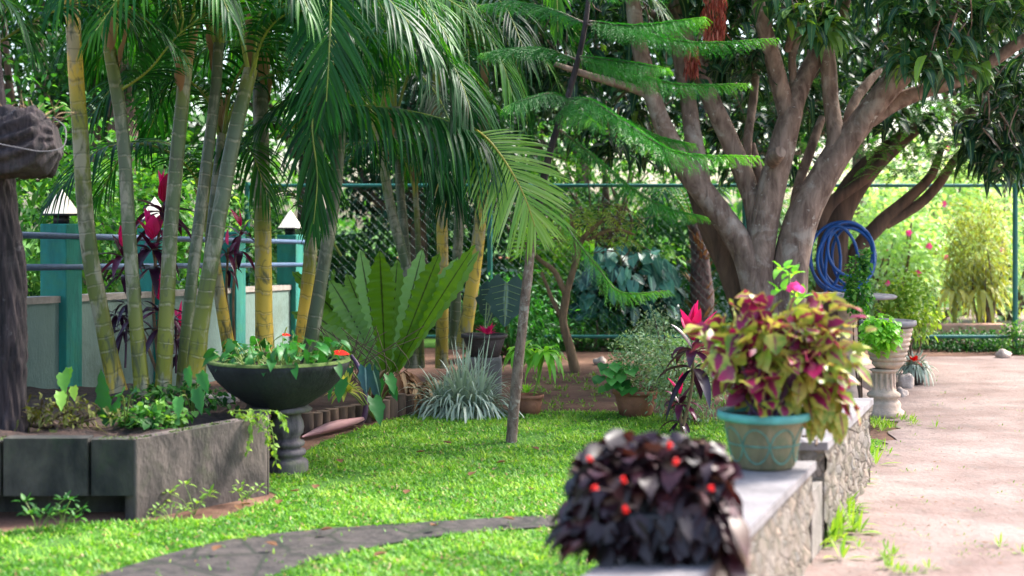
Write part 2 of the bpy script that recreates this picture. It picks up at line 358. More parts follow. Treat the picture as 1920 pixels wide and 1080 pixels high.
M['rail_blue'] = solid('blue_rail_paint', (.1, .16, .27), .4, .3, 20, .1)
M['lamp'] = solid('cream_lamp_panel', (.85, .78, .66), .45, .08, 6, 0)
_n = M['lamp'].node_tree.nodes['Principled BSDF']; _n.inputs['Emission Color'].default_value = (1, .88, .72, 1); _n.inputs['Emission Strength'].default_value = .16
M['blackmetal'] = solid('dark_metal', (.02, .02, .025), .5, .3, 20, 0)
M['terra'] = solid('terracotta', (.38, .15, .09), .85, .4, 12, .3)
M['darkpot'] = solid('dark_pot', (.09, .065, .06), .7, .5, 14, .3)
M['blackpot'] = solid('black_pot', (.01, .01, .011), .6, .3, 10, 0)
M['potclay'] = mossy('algae_clay_pot', (.3, .25, .14), (.15, .14, .075), (.1, .16, .08), 11)
M['potteal'] = solid('teal_glaze', (.1, .42, .36), .45, .3, 14, .1)
M['potfaded'] = solid('faded_green_glaze', (.12, .3, .22), .7, .5, 20, .2)
M['urnstone'] = solid('cream_urn', (.62, .44, .33), .8, .45, 9, .3, c2=(.3, .24, .18))
M['greystone'] = solid('grey_cap', (.25, .23, .235), .9, .4, 6, .3)
M['hose'] = solid('blue_hose', (.004, .1, .4), .35, .3, 4, 0)
M['rock'] = solid('pale_rock', (.62, .5, .42), .9, .35, 9, .6)
M['pinksheath'] = leafmat('dry_sheath', [(.36, .16, .17), (.5, .27, .26)], .1, .5, .4, tcol=(1, .8, .8), edge=((.16, .05, .1), .9))
M['purple'] = solid('purple_stalk', (.12, .05, .12), .45, .4, 12, .1)
M['whitewall'] = solid('whitewashed_wall', (.7, .72, .8), .85, .15, 3, .2)
M['orange'] = solid('orange_coping', (.6, .22, .12), .8, .3, 6, .2)
M['brick'] = solid('red_border', (.55, .3, .2), .9, .35, 8, .4)
M['fibre'] = bark('fibrous_trunk', (.04, .022, .024), (.17, .105, .1), None, 25, .5, 1.0)

# ground materials
def groundmat(name, a, b2, c3, sc=1.2, rough=.95, bst=.5, spots=None):
    m, n, l, b = newmat(name); v = coords(n, l)
    c = ramp(n, l, noise(n, l, sc, 6, v, .3), [a, b2], [.36, .64])
    c = mix(n, l, ramp(n, l, noise(n, l, sc*5, 6, v), [(0, 0, 0), (.7, .7, .7)], [.5, .7]), c, c3)
    if spots:
        c = mix(n, l, ramp(n, l, noise(n, l, 38, 3, v), [(0, 0, 0), (1, 1, 1)], [.66, .7]), c, spots)
    l.new(c, b.inputs["Base Color"]); b.inputs["Roughness"].default_value = rough; b.inputs["Specular IOR Level"].default_value = .2
    bump(n, l, b, noise(n, l, 30, 8, v), bst, .03); return m
M['ground'] = groundmat('red_earth', (.1, .05, .035), (.2, .11, .075), (.08, .06, .03), 2.2)
M['sand'] = groundmat('pink_sand', (.18, .125, .108), (.3, .225, .2), (.17, .14, .125), 1.6, spots=(.07, .045, .03))
M['turf'] = groundmat('turf', (.05, .13, .02), (.09, .22, .03), (.06, .07, .03), 4)
def paver():
    m, n, l, b = newmat('slate_path'); v = coords(n, l, (1, 1, 1))
    vo = n.new("ShaderNodeTexVoronoi"); vo.feature = 'DISTANCE_TO_EDGE'; vo.inputs["Scale"].default_value = 3.2; l.new(v, vo.inputs[0])
    c = ramp(n, l, noise(n, l, 9, 6, v), [(.016, .013, .012), (.065, .052, .047)], [.35, .65])
    c = mix(n, l, ramp(n, l, vo.outputs[0], [(1, 1, 1), (0, 0, 0)], [.012, .045]), c, (.012, .016, .008))
    l.new(c, b.inputs["Base Color"]); b.inputs["Roughness"].default_value = .7; bump(n, l, b, noise(n, l, 25, 6, v), .5); return m
M['path'] = paver()
def rubble():
    m, n, l, b = newmat('rubble_stone'); v0 = coords(n, l, (1, 1, 1))
    wn = n.new("ShaderNodeTexNoise"); wn.inputs["Scale"].default_value = 7; wn.inputs["Detail"].default_value = 4; l.new(v0, wn.inputs[0])
    vm = n.new("ShaderNodeVectorMath"); vm.operation = 'MULTIPLY_ADD'; l.new(wn.outputs["Color"], vm.inputs[0]); vm.inputs[1].default_value = (.12, .12, .12); l.new(v0, vm.inputs[2]); v = vm.outputs[0]
    vo = n.new("ShaderNodeTexVoronoi"); vo.feature = 'DISTANCE_TO_EDGE'; vo.inputs["Scale"].default_value = 17; l.new(v, vo.inputs[0])
    vc = n.new("ShaderNodeTexVoronoi"); vc.inputs["Scale"].default_value = 17; l.new(v, vc.inputs[0])
    sp = n.new("ShaderNodeSeparateColor"); l.new(vc.outputs["Color"], sp.inputs[0])
    c = ramp(n, l, sp.outputs[0], [(.09, .065, .05), (.22, .175, .14), (.14, .13, .12), (.27, .2, .15)])
    c = mix(n, l, ramp(n, l, noise(n, l, 17, 7, v0), [(0, 0, 0), (.85, .85, .85)], [.42, .62]), c, (.1, .09, .06))
    c = mix(n, l, ramp(n, l, noise(n, l, 8, 7, v0, 1), [(0, 0, 0), (.7, .7, .7)], [.5, .64]), c, (.25, .21, .18))
    c = mix(n, l, ramp(n, l, vo.outputs[0], [(.5, .5, .5), (0, 0, 0)], [.0, .06]), c, (.08, .065, .05))
    l.new(c, b.inputs["Base Color"]); b.inputs["Roughness"].default_value = .95
    bump(n, l, b, ramp(n, l, vo.outputs[0], [(0, 0, 0), (1, 1, 1)], [0, .12]), .4, .03); return m
M['rubble'] = rubble()

# ------------------------------------------------------------------ ground
def sheet(name, poly, z, mat):
    """triangulated flat sheet from an xy polygon"""
    import bmesh
    bm = bmesh.new(); vs = [bm.verts.new((float(p[0]), float(p[1]), z)) for p in poly]; f = bm.faces.new(vs)
    if f.normal.z < 0: bmesh.ops.reverse_faces(bm, faces=[f])
    bmesh.ops.triangulate(bm, faces=bm.faces[:]); me = bpy.data.meshes.new(name); bm.to_mesh(me); me.materials.append(M[mat])
    o = bpy.data.objects.new(name, me); COL.objects.link(o); o['kind'] = 'structure'; return o
sheet('ground', [(-150, -60), (150, -60), (150, 250), (-150, 250)], 0.0, 'ground')
WS = .3825                                              # direction of the garden wall in plan
def rag(poly, amp=.04, step=.12):
    o = []
    poly = [A(p, float) for p in poly]
    for p, q in zip(poly, poly[1:]+poly[:1]):
        k = max(1, min(120, int(np.linalg.norm(q-p)/step)))
        for i in range(k): o.append(p+(q-p)*i/k+rs.randn(2)*amp)
    return o
def wx(D): return 1.25+(D-6.0)*WS                        # right face of the wall
def catm2(p, n): return catmull(np.c_[A(p, float), np.zeros(len(p))], n)[:, :2]
lawn_px = [(-520, 1040), (-200, 1010), (0, 1000), (130, 985), (280, 978), (420, 975), (520, 935), (500, 895), (575, 850), (600, 832), (690, 800), (760, 778), (900, 774), (1050, 772), (1230, 776), (1330, 790), (1400, 782)]
lawn = [tuple(G(x, y)[:2]) for x, y in lawn_px]+[(wx(9.6)-.1, 9.6), (wx(7)-.15, 7.0), (wx(3)-.15, 3.0), (-2.2, 3.0)]
sheet('lawn', rag(lawn, .02), .004, 'turf')
sheet('sand_path', rag([(wx(2)-.12, 2), (wx(4)-.12, 4), (wx(7)-.12, 7), (wx(9)-.1, 9), (wx(10.4)-.1, 10.4), (2.5, 12.2), (2.7, 14.2), (3.2, 15.4), (6, 15.6), (14, 15.6), (14, 2)], .03), .008, 'sand')
pu = catm2([G(x, y)[:2] for x, y in [(-60, 1180), (190, 1082), (400, 1022), (560, 1000), (760, 985), (1060, 968), (1200, 962)]], 25)
plw = catm2([G(x, y)[:2] for x, y in [(1200, 985), (1060, 990), (860, 1005), (700, 1030), (560, 1065), (440, 1120), (300, 1200)]], 25)
path_poly = np.vstack([pu, plw])
sheet('stone_path', path_poly, .012, 'path')
def inpoly(x, y, poly):
    poly = np.asarray(poly); r = np.zeros(len(x), bool); j = len(poly)-1
    for i in range(len(poly)):
        xi, yi = poly[i]; xj, yj = poly[j]
        c = ((yi > y) != (yj > y)) & (x < (xj-xi)*(y-yi)/(yj-yi+1e-12)+xi); r ^= c; j = i
    return r
# grass
mb = MB(); n = 330000
Y = 5.2+6.6*rs.rand(n)**1.15; X = (rs.rand(n)-.5)*2*(Y*.40); 
k = inpoly(X, Y, lawn)
edge = .04*np.sin(X*9)+.03*np.sin(X*23+Y*11)
edge = edge+.03*np.sin(X*47+Y*31); k &= ~(inpoly(X, Y+edge, path_poly) & (rs.rand(n) < .985))
# a few worn spots
bare = np.sin(X*2.7+1)*np.sin(Y*2.1+.4)+.5*np.sin(X*7.3-Y*5.1)+.5*rs.randn(n)*.5; k &= bare < 1.12
X, Y = X[k], Y[k]; N = len(X)
X = X+rs.randn(N)*.004
clump = .5+.2*np.sin(X*6+1.7*np.sin(Y*5))+.2*np.sin(Y*8+1.3*np.sin(X*11))+.16*np.sin(X*19+2*np.sin(Y*23))+.14*np.sin(Y*31+X*17)
clump = np.clip(clump, 0, 1)
d = rdir(N, .15, .9)
leaves(mb, np.c_[X, Y, np.full(N, .004)], d, (.026+.03*rs.rand(N))*(.7+.5*clump), .0075+.004*rs.rand(N), nseg=2, shape='blade', flat=True, droop=.25, fold=0, tint=np.clip(.12+.62*clump+.03*(Y-8)+rs.randn(N)*.24, 0, 1))
k = rs.rand(N) < .035; N2 = k.sum(); leaves(mb, np.c_[X[k], Y[k], np.full(N2, .012)], rdir(N2, .0, .6), .04, .007, nseg=2, shape='blade', flat=True, droop=.2, fold=0, tint=rs.rand(N2), mi=1)
tag(mb.build('grass', [M['grass'], M['dry']]), kind='stuff', label='short bright green lawn grass', cat='grass')
# ------------------------------------------------------------------ stone wall along the sand
def wallsec(name, label, D0, D1, z, cap=.035, nm='garden_wall'):
    t = thing(nm, label, 'wall', (wx(D0)-.17, D0, 0), 'stone wall sections between lawn and sand')
    W = .34
    mb = MB(); nD, nZ = 40, 12
    def face(x0f, sgn):
        Ds = np.linspace(D0+.01, D1-.01, nD); zs = np.linspace(-.02, z-cap, nZ); DD, ZZ = np.meshgrid(Ds, zs, indexing='ij')
        off = .012*np.sin(DD*31+ZZ*19)+.010*np.sin(DD*17-ZZ*43+2)
        XX = wx(DD)+x0f+sgn*(off-.015)
        V = np.stack([XX, DD, ZZ], -1).reshape(-1, 3); i, j = np.meshgrid(np.arange(nD-1), np.arange(nZ-1), indexing='ij')
        a = i*nZ+j; mb.add(V, np.stack([a, a+nZ, a+nZ+1, a+1], -1).reshape(-1, 4))
    face(0, 1); face(-W, -1)
    for D in (D0+.01, D1-.01):
        mb.add([[wx(D)-.012, D, -.02], [wx(D)-W+.012, D, -.02], [wx(D)-W+.012, D, z-cap], [wx(D)-.012, D, z-cap]], [[0, 1, 2, 3]])
    mb.build('stone_face', M['rubble'], t)
    mb = MB(); prism(mb, [(wx(D0)+.006, D0), (wx(D1)+.006, D1), (wx(D1)-W-.006, D1), (wx(D0)-W-.006, D0)], z-cap, z); bevel(mb.build('cap_slab', M['greystone'], t), .006)
    return t
wallsec('w', 'near stone wall section with grey slab top carrying the dark begonia and the teal rimmed pot', 2.6, 6.17, .454)
wallsec('w', 'far stone wall section with grey riser, dry twigs lying on top', 6.48, 8.1, .485)
mb = MB(); prism(mb, [(wx(6.17)-.02, 6.175), (wx(6.48)-.02, 6.475), (wx(6.48)-.34, 6.475), (wx(6.17)-.34, 6.175)], 0, .31)
bevel(tag(mb.build('stone_step', M['concrete'], loc=(wx(6.3)-.17, 6.3, 0)), 'low grey step in the gap between the two stone wall sections', 'step'), .008)

# ------------------------------------------------------------------ raised concrete bed, left
t = thing('raised_planter', 'angular raised concrete planter with mossy front slabs painted shade-dark and grey side', 'planter', (-1.9, 7.1, 0))
Apt = (-1.875, 7.08); Bpt = (-1.33, 7.75); Cpt = (-1.75, 10.3); Lpt = (-3.2, 7.12)
ct = .09
mb = MB()   # grey side wall
dx, dy = Bpt[0]-Apt[0], Bpt[1]-Apt[1]; L_ = math.hypot(dx, dy); nx, ny = -dy/L_*ct, dx/L_*ct
prism(mb, [Apt, Bpt, (Bpt[0]+nx, Bpt[1]+ny), (Apt[0]+nx, Apt[1]+ny)], [0, 0, 0, 0], [.405, .43, .43, .405]); bevel(mb.build('side_wall', M['slab_grey'], t), .01)
mb = MB(); prism(mb, [(Bpt[0]+.004, Bpt[1]+.01), (Cpt[0], Cpt[1]), (Cpt[0]-.1, Cpt[1]), (Bpt[0]-.095, Bpt[1]+.03)], 0, .40); bevel(mb.build('rear_wall', M['slab_grey'], t), .01)
for x0, x1, dz in ((-2.1, Apt[0]-.004, 0), (-2.535, -2.112, .006), (-3.2, -2.55, -.012)):
    mb = MB(); prism(mb, [(x0, 7.09+.02*(x0+1.9)), (x1, 7.085), (x1, 7.19), (x0, 7.19)], .125, .405+dz); bevel(mb.build('front_slab', M['slab'], t), .012)
mb = MB(); prism(mb, [(-3.2, 7.3), (-1.80, 7.3), (-1.80, 7.42), (-3.2, 7.42)], 0, .33); mb.build('recessed_base', M['slab'], t)
mb = MB(); n = 1500; f = rs.rand(n); on = rs.rand(n) < .55
px_ = np.where(on, Apt[0]+(Bpt[0]-Apt[0])*f-.045*rs.rand(n), -2.9+(Apt[0]+2.9)*f); py_ = np.where(on, Apt[1]+(Bpt[1]-Apt[1])*f+.05*rs.rand(n), 7.1+.09*rs.rand(n)); k = (np.sin(f*23)+np.sin(f*61+on*2))*.5+rs.randn(n)*.3 > .1
leaves(mb, np.c_[px_, py_, np.where(on, .402+.025*f, .4)][k], rdir(k.sum(), .1, 1), .018, .012, nseg=2, flat=True, droop=.3, upn=.5); mb.build('moss', M['moss'], t)['kind'] = 'stuff'
# soil surface (a gently uneven sheet inside the walls)
xs = np.linspace(0, 1, 26); ys = np.linspace(0, 1, 26); UU, VV = np.meshgrid(xs, ys, indexing='ij')
Yb = 7.17+VV*(12.5-7.17); xr = np.interp(Yb, [7.17, 7.8, 10.3, 11.2, 12.5], [-1.86, -1.4, -1.83, -1.75, -1.7])
xl = np.interp(Yb, [7.17, 9, 12.5], [-3.2, -3.7, -3.6]); Xb = xl+(xr-xl)*UU
Zb = .345+.03*np.sin(Xb*5)*np.sin(Yb*4)+.02*np.sin(Xb*13+Yb*9); Zb = Zb*np.interp(Yb, [7.17, 10.2, 11.5, 12.5], [1, .85, .4, .1])
idx = np.arange(26*26).reshape(26, 26)
mb = MB(); mb.add(np.stack([Xb, Yb, Zb], -1), np.stack([idx[:-1, :-1], idx[1:, :-1], idx[1:, 1:], idx[:-1, 1:]], -1).reshape(-1, 4))
mb.build('soil', M['soil'], t)
def bedz(x, y): return float(np.interp(y, [7.17, 10.2, 11.5, 12.5], [.345, .29, .14, .03]))

# ------------------------------------------------------------------ wall with green posts and pyramid lamps
t = thing('boundary_wall', 'pale green boundary wall with teal posts, cream pyramid lamps and blue rails', 'wall', (-3.41, 10.7, 0))
def wl(D): return -3.41+.2267*(D-10.7)
def wz(D, z0, z1): return z0+(z1-z0)*(D-10.7)/4.5
mb = MB(); th = .07
def wallprism(mb, D0, D1, th, za, zb):
    prism(mb, [(wl(D0)+th, D0), (wl(D1)+th, D1), (wl(D1)-th, D1), (wl(D0)-th, D0)], [za(D0), za(D1), za(D1), za(D0)], [zb(D0), zb(D1), zb(D1), zb(D0)])
wallprism(mb, 8.0, 15.6, .07, lambda D: 0., lambda D: wz(D, .88, .755)); mb.build('wall_panel', M['wall_paint'], t, smooth=False)
mb = MB(); wallprism(mb, 8.0, 15.6, .085, lambda D: wz(D, .88, .755), lambda D: wz(D, .93, .805)); bevel(mb.build('coping', M['white_cap'], t), .006)
for D in (9.23, 10.7, 12.17, 13.7, 15.2):
    x = wl(D)+.02; zt = wz(D, 1.47, 1.34)
    mb = MB(); box(mb, (x, D, zt/2), (.215, .24, zt), rz=-.2); p = bevel(mb.build('post', M['green_paint'], t), .008)
    if D == 13.7: continue
    mb = MB(); box(mb, (x, D, zt+.03), (.085, .085, .06), rz=-.2); mb.build('lamp_neck', M['blackmetal'], p)
    mb = MB(); box(mb, (x, D, zt+.068), (.215, .215, .016), rz=-.2); mb.build('lamp_base', M['blackmetal'], p)
    mb = MB(); s2 = .1; cz, sz = cos(-.2), sin(-.2)
    q = [(x+a*s2*cz-b*s2*sz, D+a*s2*sz+b*s2*cz, zt+.077) for a, b in ((-1, -1), (1, -1), (1, 1), (-1, 1))]
    mb.add(q+[(x, D, zt+.27)], q=[[0, 3, 2, 1]], t=[[0, 1, 4], [1, 2, 4], [2, 3, 4], [3, 0, 4]]); mb.build('lamp_shade', M['lamp'], p, smooth=False)
for za, zb in ((1.375, 1.262), (1.145, 1.02)):
    mb = MB(); tube(mb, [(wl(8)+.12, 8, wz(8, za, zb)), (wl(15.6)+.12, 15.6, wz(15.6, za, zb))], .024, n=12, sides=10); mb.build('rail', M['rail_blue'], t)

# ------------------------------------------------------------------ chain-link fence
t = thing('chain_link_fence', 'teal chain link fence with pipe rails behind the garden', 'fence', (0, 16, 0))
xf0, xf1, yf = -3.0, 7.6, 16.0; zt, zb_ = 1.885, .185
for z in (zt, zb_):
    mb = MB(); tube(mb, [(xf0, yf, z), (xf1, yf, z)], .02, n=4, sides=8); mb.build('rail', M['teal_paint'], t)
for x in (-2.98, -.25, 2.62, 5.66):
    mb = MB(); tube(mb, [(x, yf, 0), (x, yf, zt+.04)], .03, n=4, sides=10); mb.build('fence_post', M['teal_paint'], t)
mb = MB(); hh = zt-zb_
for k_, x in enumerate(np.arange(xf0-hh, xf1, .1)):
    for sg in (1, -1):
        a = A([x, yf+.004*sg, zb_]) if sg > 0 else A([x, yf+.004*sg, zt]); b = a+A([hh, 0, sg*hh])
        # clip
        t0 = max(0, (xf0-a[0])/hh); t1 = min(1, (xf1-a[0])/hh)
        if t1-t0 > .02: tube(mb, [a+(b-a)*t0, a+(b-a)*t1], .0008, n=2, sides=3, cap=False)
mb.build('wire_mesh', M['teal_paint'], t)

# ------------------------------------------------------------------ palms
def palm(label, pts, r, tints, fr, mat='palm', leafL=.5, fpx=None, group='areca palms', fl=1.5, drp=.5, seed=None, shaft=True):
    """pts: px triplets from base to top; fr: number of crown fronds"""
    W = A([P(*p) for p in pts]); t = thing('areca_palm', label, 'palm', (W[0][0], W[0][1], W[0][2]), group)
    mb = MB(); k = len(W); rr = np.interp(np.linspace(0, 1, k), [0, .1, 1], [r*1.12, r, r*.85])
    c = tube(mb, W, rr, n=k*6, sides=14, wob=.02, tint=tints); mb.build('trunk', M['ptrunk'], t)
    top = W[-1]
    if shaft:
        # dry sheaths peeling at the top nodes
        mb = MB(); 
        for q in range(2):
            a = rs.rand()*6.28; z = top-(W[-1]-W[-2])*rs.rand()*.6
            leaves(mb, [z+A([cos(a)*r*.8, sin(a)*r*.8, 0])], [[cos(a)*.22, sin(a)*.22, 1]], .3+.25*rs.rand(), r*1.3, nseg=8, shape='lance', droop=.06, fold=-.7, rip=.16, up=(cos(a), sin(a), 0), tint=.35+.4*rs.rand(1))
        mb.build('dry_sheath', M['dry'], t)
    a0 = rs.rand()*6.28
    for i in range(fr):
        a = a0+i*2*pi/fr+rs.randn()*.25; L = fl*(.8+.45*rs.rand()); e = .55+.5*rs.rand()
        o = A([cos(a), sin(a), 0]); U = A([0, 0, 1.])
        pp = [top-U*.1, top+o*.10*L+U*.32*L*e, top+o*.38*L+U*.58*L*e, top+o*.75*L+U*.5*L*e, top+o*1.02*L+U*(.16*e)*L-U*.08]
        mb = MB(); frond(mb, pp, leafL*(.85+.3*rs.rand()), n=34, tint=.25+.4*rs.rand(), rad=.013, droop=drp, start=.2); mb.build('frond', [M[mat], M['rachis']], t)
    return t
GR = 'slender ringed palm stems'
palm('leftmost palm stem, bright yellow near the top, leaning right toward its foot', [(222, 735, 9.3), (200, 640, 9.3), (165, 450, 9.25), (150, 240, 9.2), (140, 100, 9.2), (132, -60, 9.2)], .056, [.95, .6, .3, .62, 1, .9], 7)
palm('second palm stem from the left with green foot and grey middle', [(268, 745, 9.2), (258, 640, 9.2), (243, 450, 9.2), (230, 250, 9.2), (205, 90, 9.2)], .048, [.72, .6, .2, .1, .6], 6)
palm('third palm stem from the left, brownish green, beside the magenta cordyline', [(305, 748, 9.25), (312, 600, 9.25), (320, 430, 9.3), (337, 240, 9.35), (352, 90, 9.4)], .052, [.7, .6, .25, .3, .8], 6)
palm('thin dark palm stem standing close behind the thick leaning one', [(342, 735, 9.6), (352, 600, 9.6), (375, 400, 9.7), (402, 190, 9.8), (410, 80, 9.8)], .043, [.6, .4, .1, .1, .3], 5)
palm('thick leaning palm stem crossing to the right, yellow green foot', [(358, 748, 9.3), (378, 600, 9.3), (405, 440, 9.3), (438, 260, 9.4), (470, 130, 9.5)], .056, [.85, .55, .2, .1, .6], 7)
palm('thin grey palm stem half hidden between two thicker ones', [(375, 720, 10.0), (385, 560, 10.0), (398, 400, 10.1), (415, 250, 10.2)], .035, [.6, .3, .1, .2], 4, fl=1.2)
palm('short yellow palm stem leaning left above the dark bowl', [(436, 690, 10.9), (418, 590, 10.9), (402, 490, 10.9), (385, 380, 10.9)], .05, [1, .95, .8, .5], 4, fl=1.1)
palm('straight palm stem with yellow foot painted sun-bright behind the dark bowl', [(497, 700, 10.6), (495, 600, 10.6), (493, 450, 10.6), (490, 300, 10.6), (488, 130, 10.7)], .068, [1, 1, .8, .1, .1], 7)
palm('yellow palm stem left of the crossed pair behind the bowl', [(560, 705, 10.9), (572, 580, 10.9), (582, 480, 10.9), (592, 360, 11), (598, 220, 11)], .055, [1, 1, .6, .2, .2], 5)
palm('pale grey palm stem right of the crossed pair behind the bowl', [(572, 705, 10.6), (600, 540, 10.6), (625, 380, 10.7), (638, 240, 10.7), (640, 120, 10.8)], .052, [.2, .1, .05, .1, .3], 6)
palm('thin palm stem leaning left behind the nest fern', [(775, 690, 13), (765, 520, 13), (735, 400, 13), (705, 230, 13)], .05, [.4, .2, .3, .7], 5, fl=1.5)
palm('grey upright palm stem behind the nest fern', [(768, 690, 13.3), (762, 500, 13.3), (750, 350, 13.3), (742, 200, 13.3)], .047, [.2, .1, .1, .4], 5)
palm('young palm with thin orange leaf stalks behind the nest fern', [(790, 690, 13.2), (785, 480, 13.2), (778, 340, 13.2)], .03, [.5, .3, .8], 6, fl=.9, leafL=.3)
palm('yellow palm stem directly above the tall fern leaf', [(828, 690, 13.1), (830, 480, 13.1), (825, 340, 13.1), (818, 180, 13.1)], .055, [.8, .9, .8, .4], 6, fl=1.6)
palm('rightmost palm stem, yellow, leaning right above the round pot', [(868, 650, 12.9), (885, 540, 12.9), (902, 400, 12.9), (908, 250, 12.9), (905, 120, 12.9)], .062, [.8, .95, .85, .5, .3], 7, fl=1.7)
palm('shaded palm stem close left of the rightmost yellow one', [(852, 655, 13.5), (856, 520, 13.5), (862, 380, 13.5), (870, 200, 13.5)], .05, [.3, .2, .2, .2], 5, fl=1.5)

# long fronds arching into the picture
def hero(label, pts, LL, n=44, mat='palm', **kw):
    W = [P(*p) for p in pts]; t = None
    mb = MB(); frond(mb, W, LL, n=n, **kw); o = mb.build('palm_frond', [M[mat], M['rachis_y' if mat == 'palm_bright' else 'rachis']], loc=tuple(W[0]))
    tag(o, label, 'palm leaf', 'long palm leaves arching over the bed'); return o
hero('dark glossy palm leaf hanging straight down at the top, showing its full herringbone', [(590, -260, 9.6), (615, -120, 9.0), (620, 0, 8.7), (617, 100, 8.6), (612, 190, 8.6)], .5, n=46, side=(1, .1, 0), ang=40, droop=.22, lift=.1, start=.05, tint=.35, W=.022)
hero('palm leaf arching over at the top centre with leaflets streaming down its right end', [(600, 190, 10.4), (680, 75, 10.2), (770, 60, 10), (840, 110, 9.9), (880, 200, 9.8), (890, 290, 9.8)], .66, n=74, droop=.75, ang=52, tint=.35, start=.1)
hero('palm leaf reaching right with a thin yellow rib and long drooping leaflets', [(520, 260, 10.2), (600, 205, 10), (700, 200, 9.9), (800, 215, 9.8), (880, 245, 9.7), (925, 290, 9.7)], .66, n=70, droop=.85, ang=52, tint=.4, start=.12)
hero('yellowish palm leaf at the top centre edge curving down beside the pine', [(720, -60, 11), (800, -20, 10.8), (870, 20, 10.6), (930, 90, 10.5), (965, 190, 10.4)], .5, n=44, droop=.6, ang=48, tint=.8, start=.05)
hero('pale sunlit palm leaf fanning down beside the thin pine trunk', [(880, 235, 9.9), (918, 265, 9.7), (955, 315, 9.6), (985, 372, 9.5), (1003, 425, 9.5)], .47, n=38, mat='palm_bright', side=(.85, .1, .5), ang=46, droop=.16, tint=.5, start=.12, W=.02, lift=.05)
hero('grey green palm leaf hanging in front of the pale stem', [(640, 60, 10), (600, 130, 9.8), (585, 230, 9.6), (595, 330, 9.6), (588, 420, 9.6)], .42, n=40, side=(1, .3, 0), ang=30, droop=.3, tint=.4, start=.1)
hero('palm leaf drooping left of the bowl stems with a curved light rib', [(660, 200, 10.4), (600, 175, 10.3), (540, 190, 10.2), (480, 240, 10.1)], .5, n=36, droop=.5, tint=.45, start=.1)
hero('small palm leaf rising left with dark open leaflets behind the yellow stem', [(640, 480, 11.5), (590, 400, 11.5), (540, 360, 11.4), (500, 370, 11.4)], .45, n=30, droop=.4, tint=.2, start=.1)
hero('dark palm leaf hanging deep under the centre canopy', [(760, 110, 12), (820, 180, 11.8), (850, 260, 11.6), (850, 360, 11.5)], .6, n=44, droop=.6, tint=.15, start=.1)
hero('dark palm leaf over the nest fern, its leaflets hanging like a curtain', [(620, 330, 12), (700, 270, 11.8), (780, 270, 11.6), (840, 330, 11.5)], .55, n=44, droop=.8, tint=.25, start=.1)
hero('palm leaf sweeping across the top left over the bright yellow stem', [(-60, 120, 8.4), (60, 40, 8.4), (150, 10, 8.5), (260, 30, 8.6), (330, 90, 8.6)], .45, n=44, droop=.5, tint=.2, start=.05)
hero('palm leaf hanging in the upper left corner', [(-140, -80, 8.2), (-60, -40, 8.2), (20, 10, 8.2), (60, 90, 8.2)], .4, n=36, droop=.45, tint=.3, start=.05)
hero('palm leaf with a green rib rising between the second and third stems', [(225, 170, 9.2), (280, 130, 9.1), (340, 60, 9), (430, 0, 9)], .42, n=34, droop=.4, tint=.35, start=.1)
hero('palm leaf arching above the leaning stem toward the dark hanging one', [(460, 170, 9.5), (500, 60, 9.3), (560, 20, 9.2), (640, 50, 9.1)], .45, n=38, droop=.6, tint=.25, start=.2)
hero('fine palm leaf falling behind the first two stems', [(170, -40, 9.8), (230, 20, 9.8), (270, 100, 9.8), (280, 190, 9.8)], .4, n=36, droop=.4, tint=.3, start=.05)
hero('pale palm leaf tip dangling at the top beside the pine', [(990, -160, 10), (1020, -90, 10), (1042, -20, 10), (1046, 60, 10)], .26, n=26, side=(1, 0, 0), ang=22, droop=.1, tint=.75, start=.05)
hero('dark palm leaf between the mass of fronds and the norfolk pine', [(860, -20, 12), (940, 60, 12), (980, 160, 12), (990, 260, 12)], .5, n=40, droop=.5, tint=.2, start=.05)

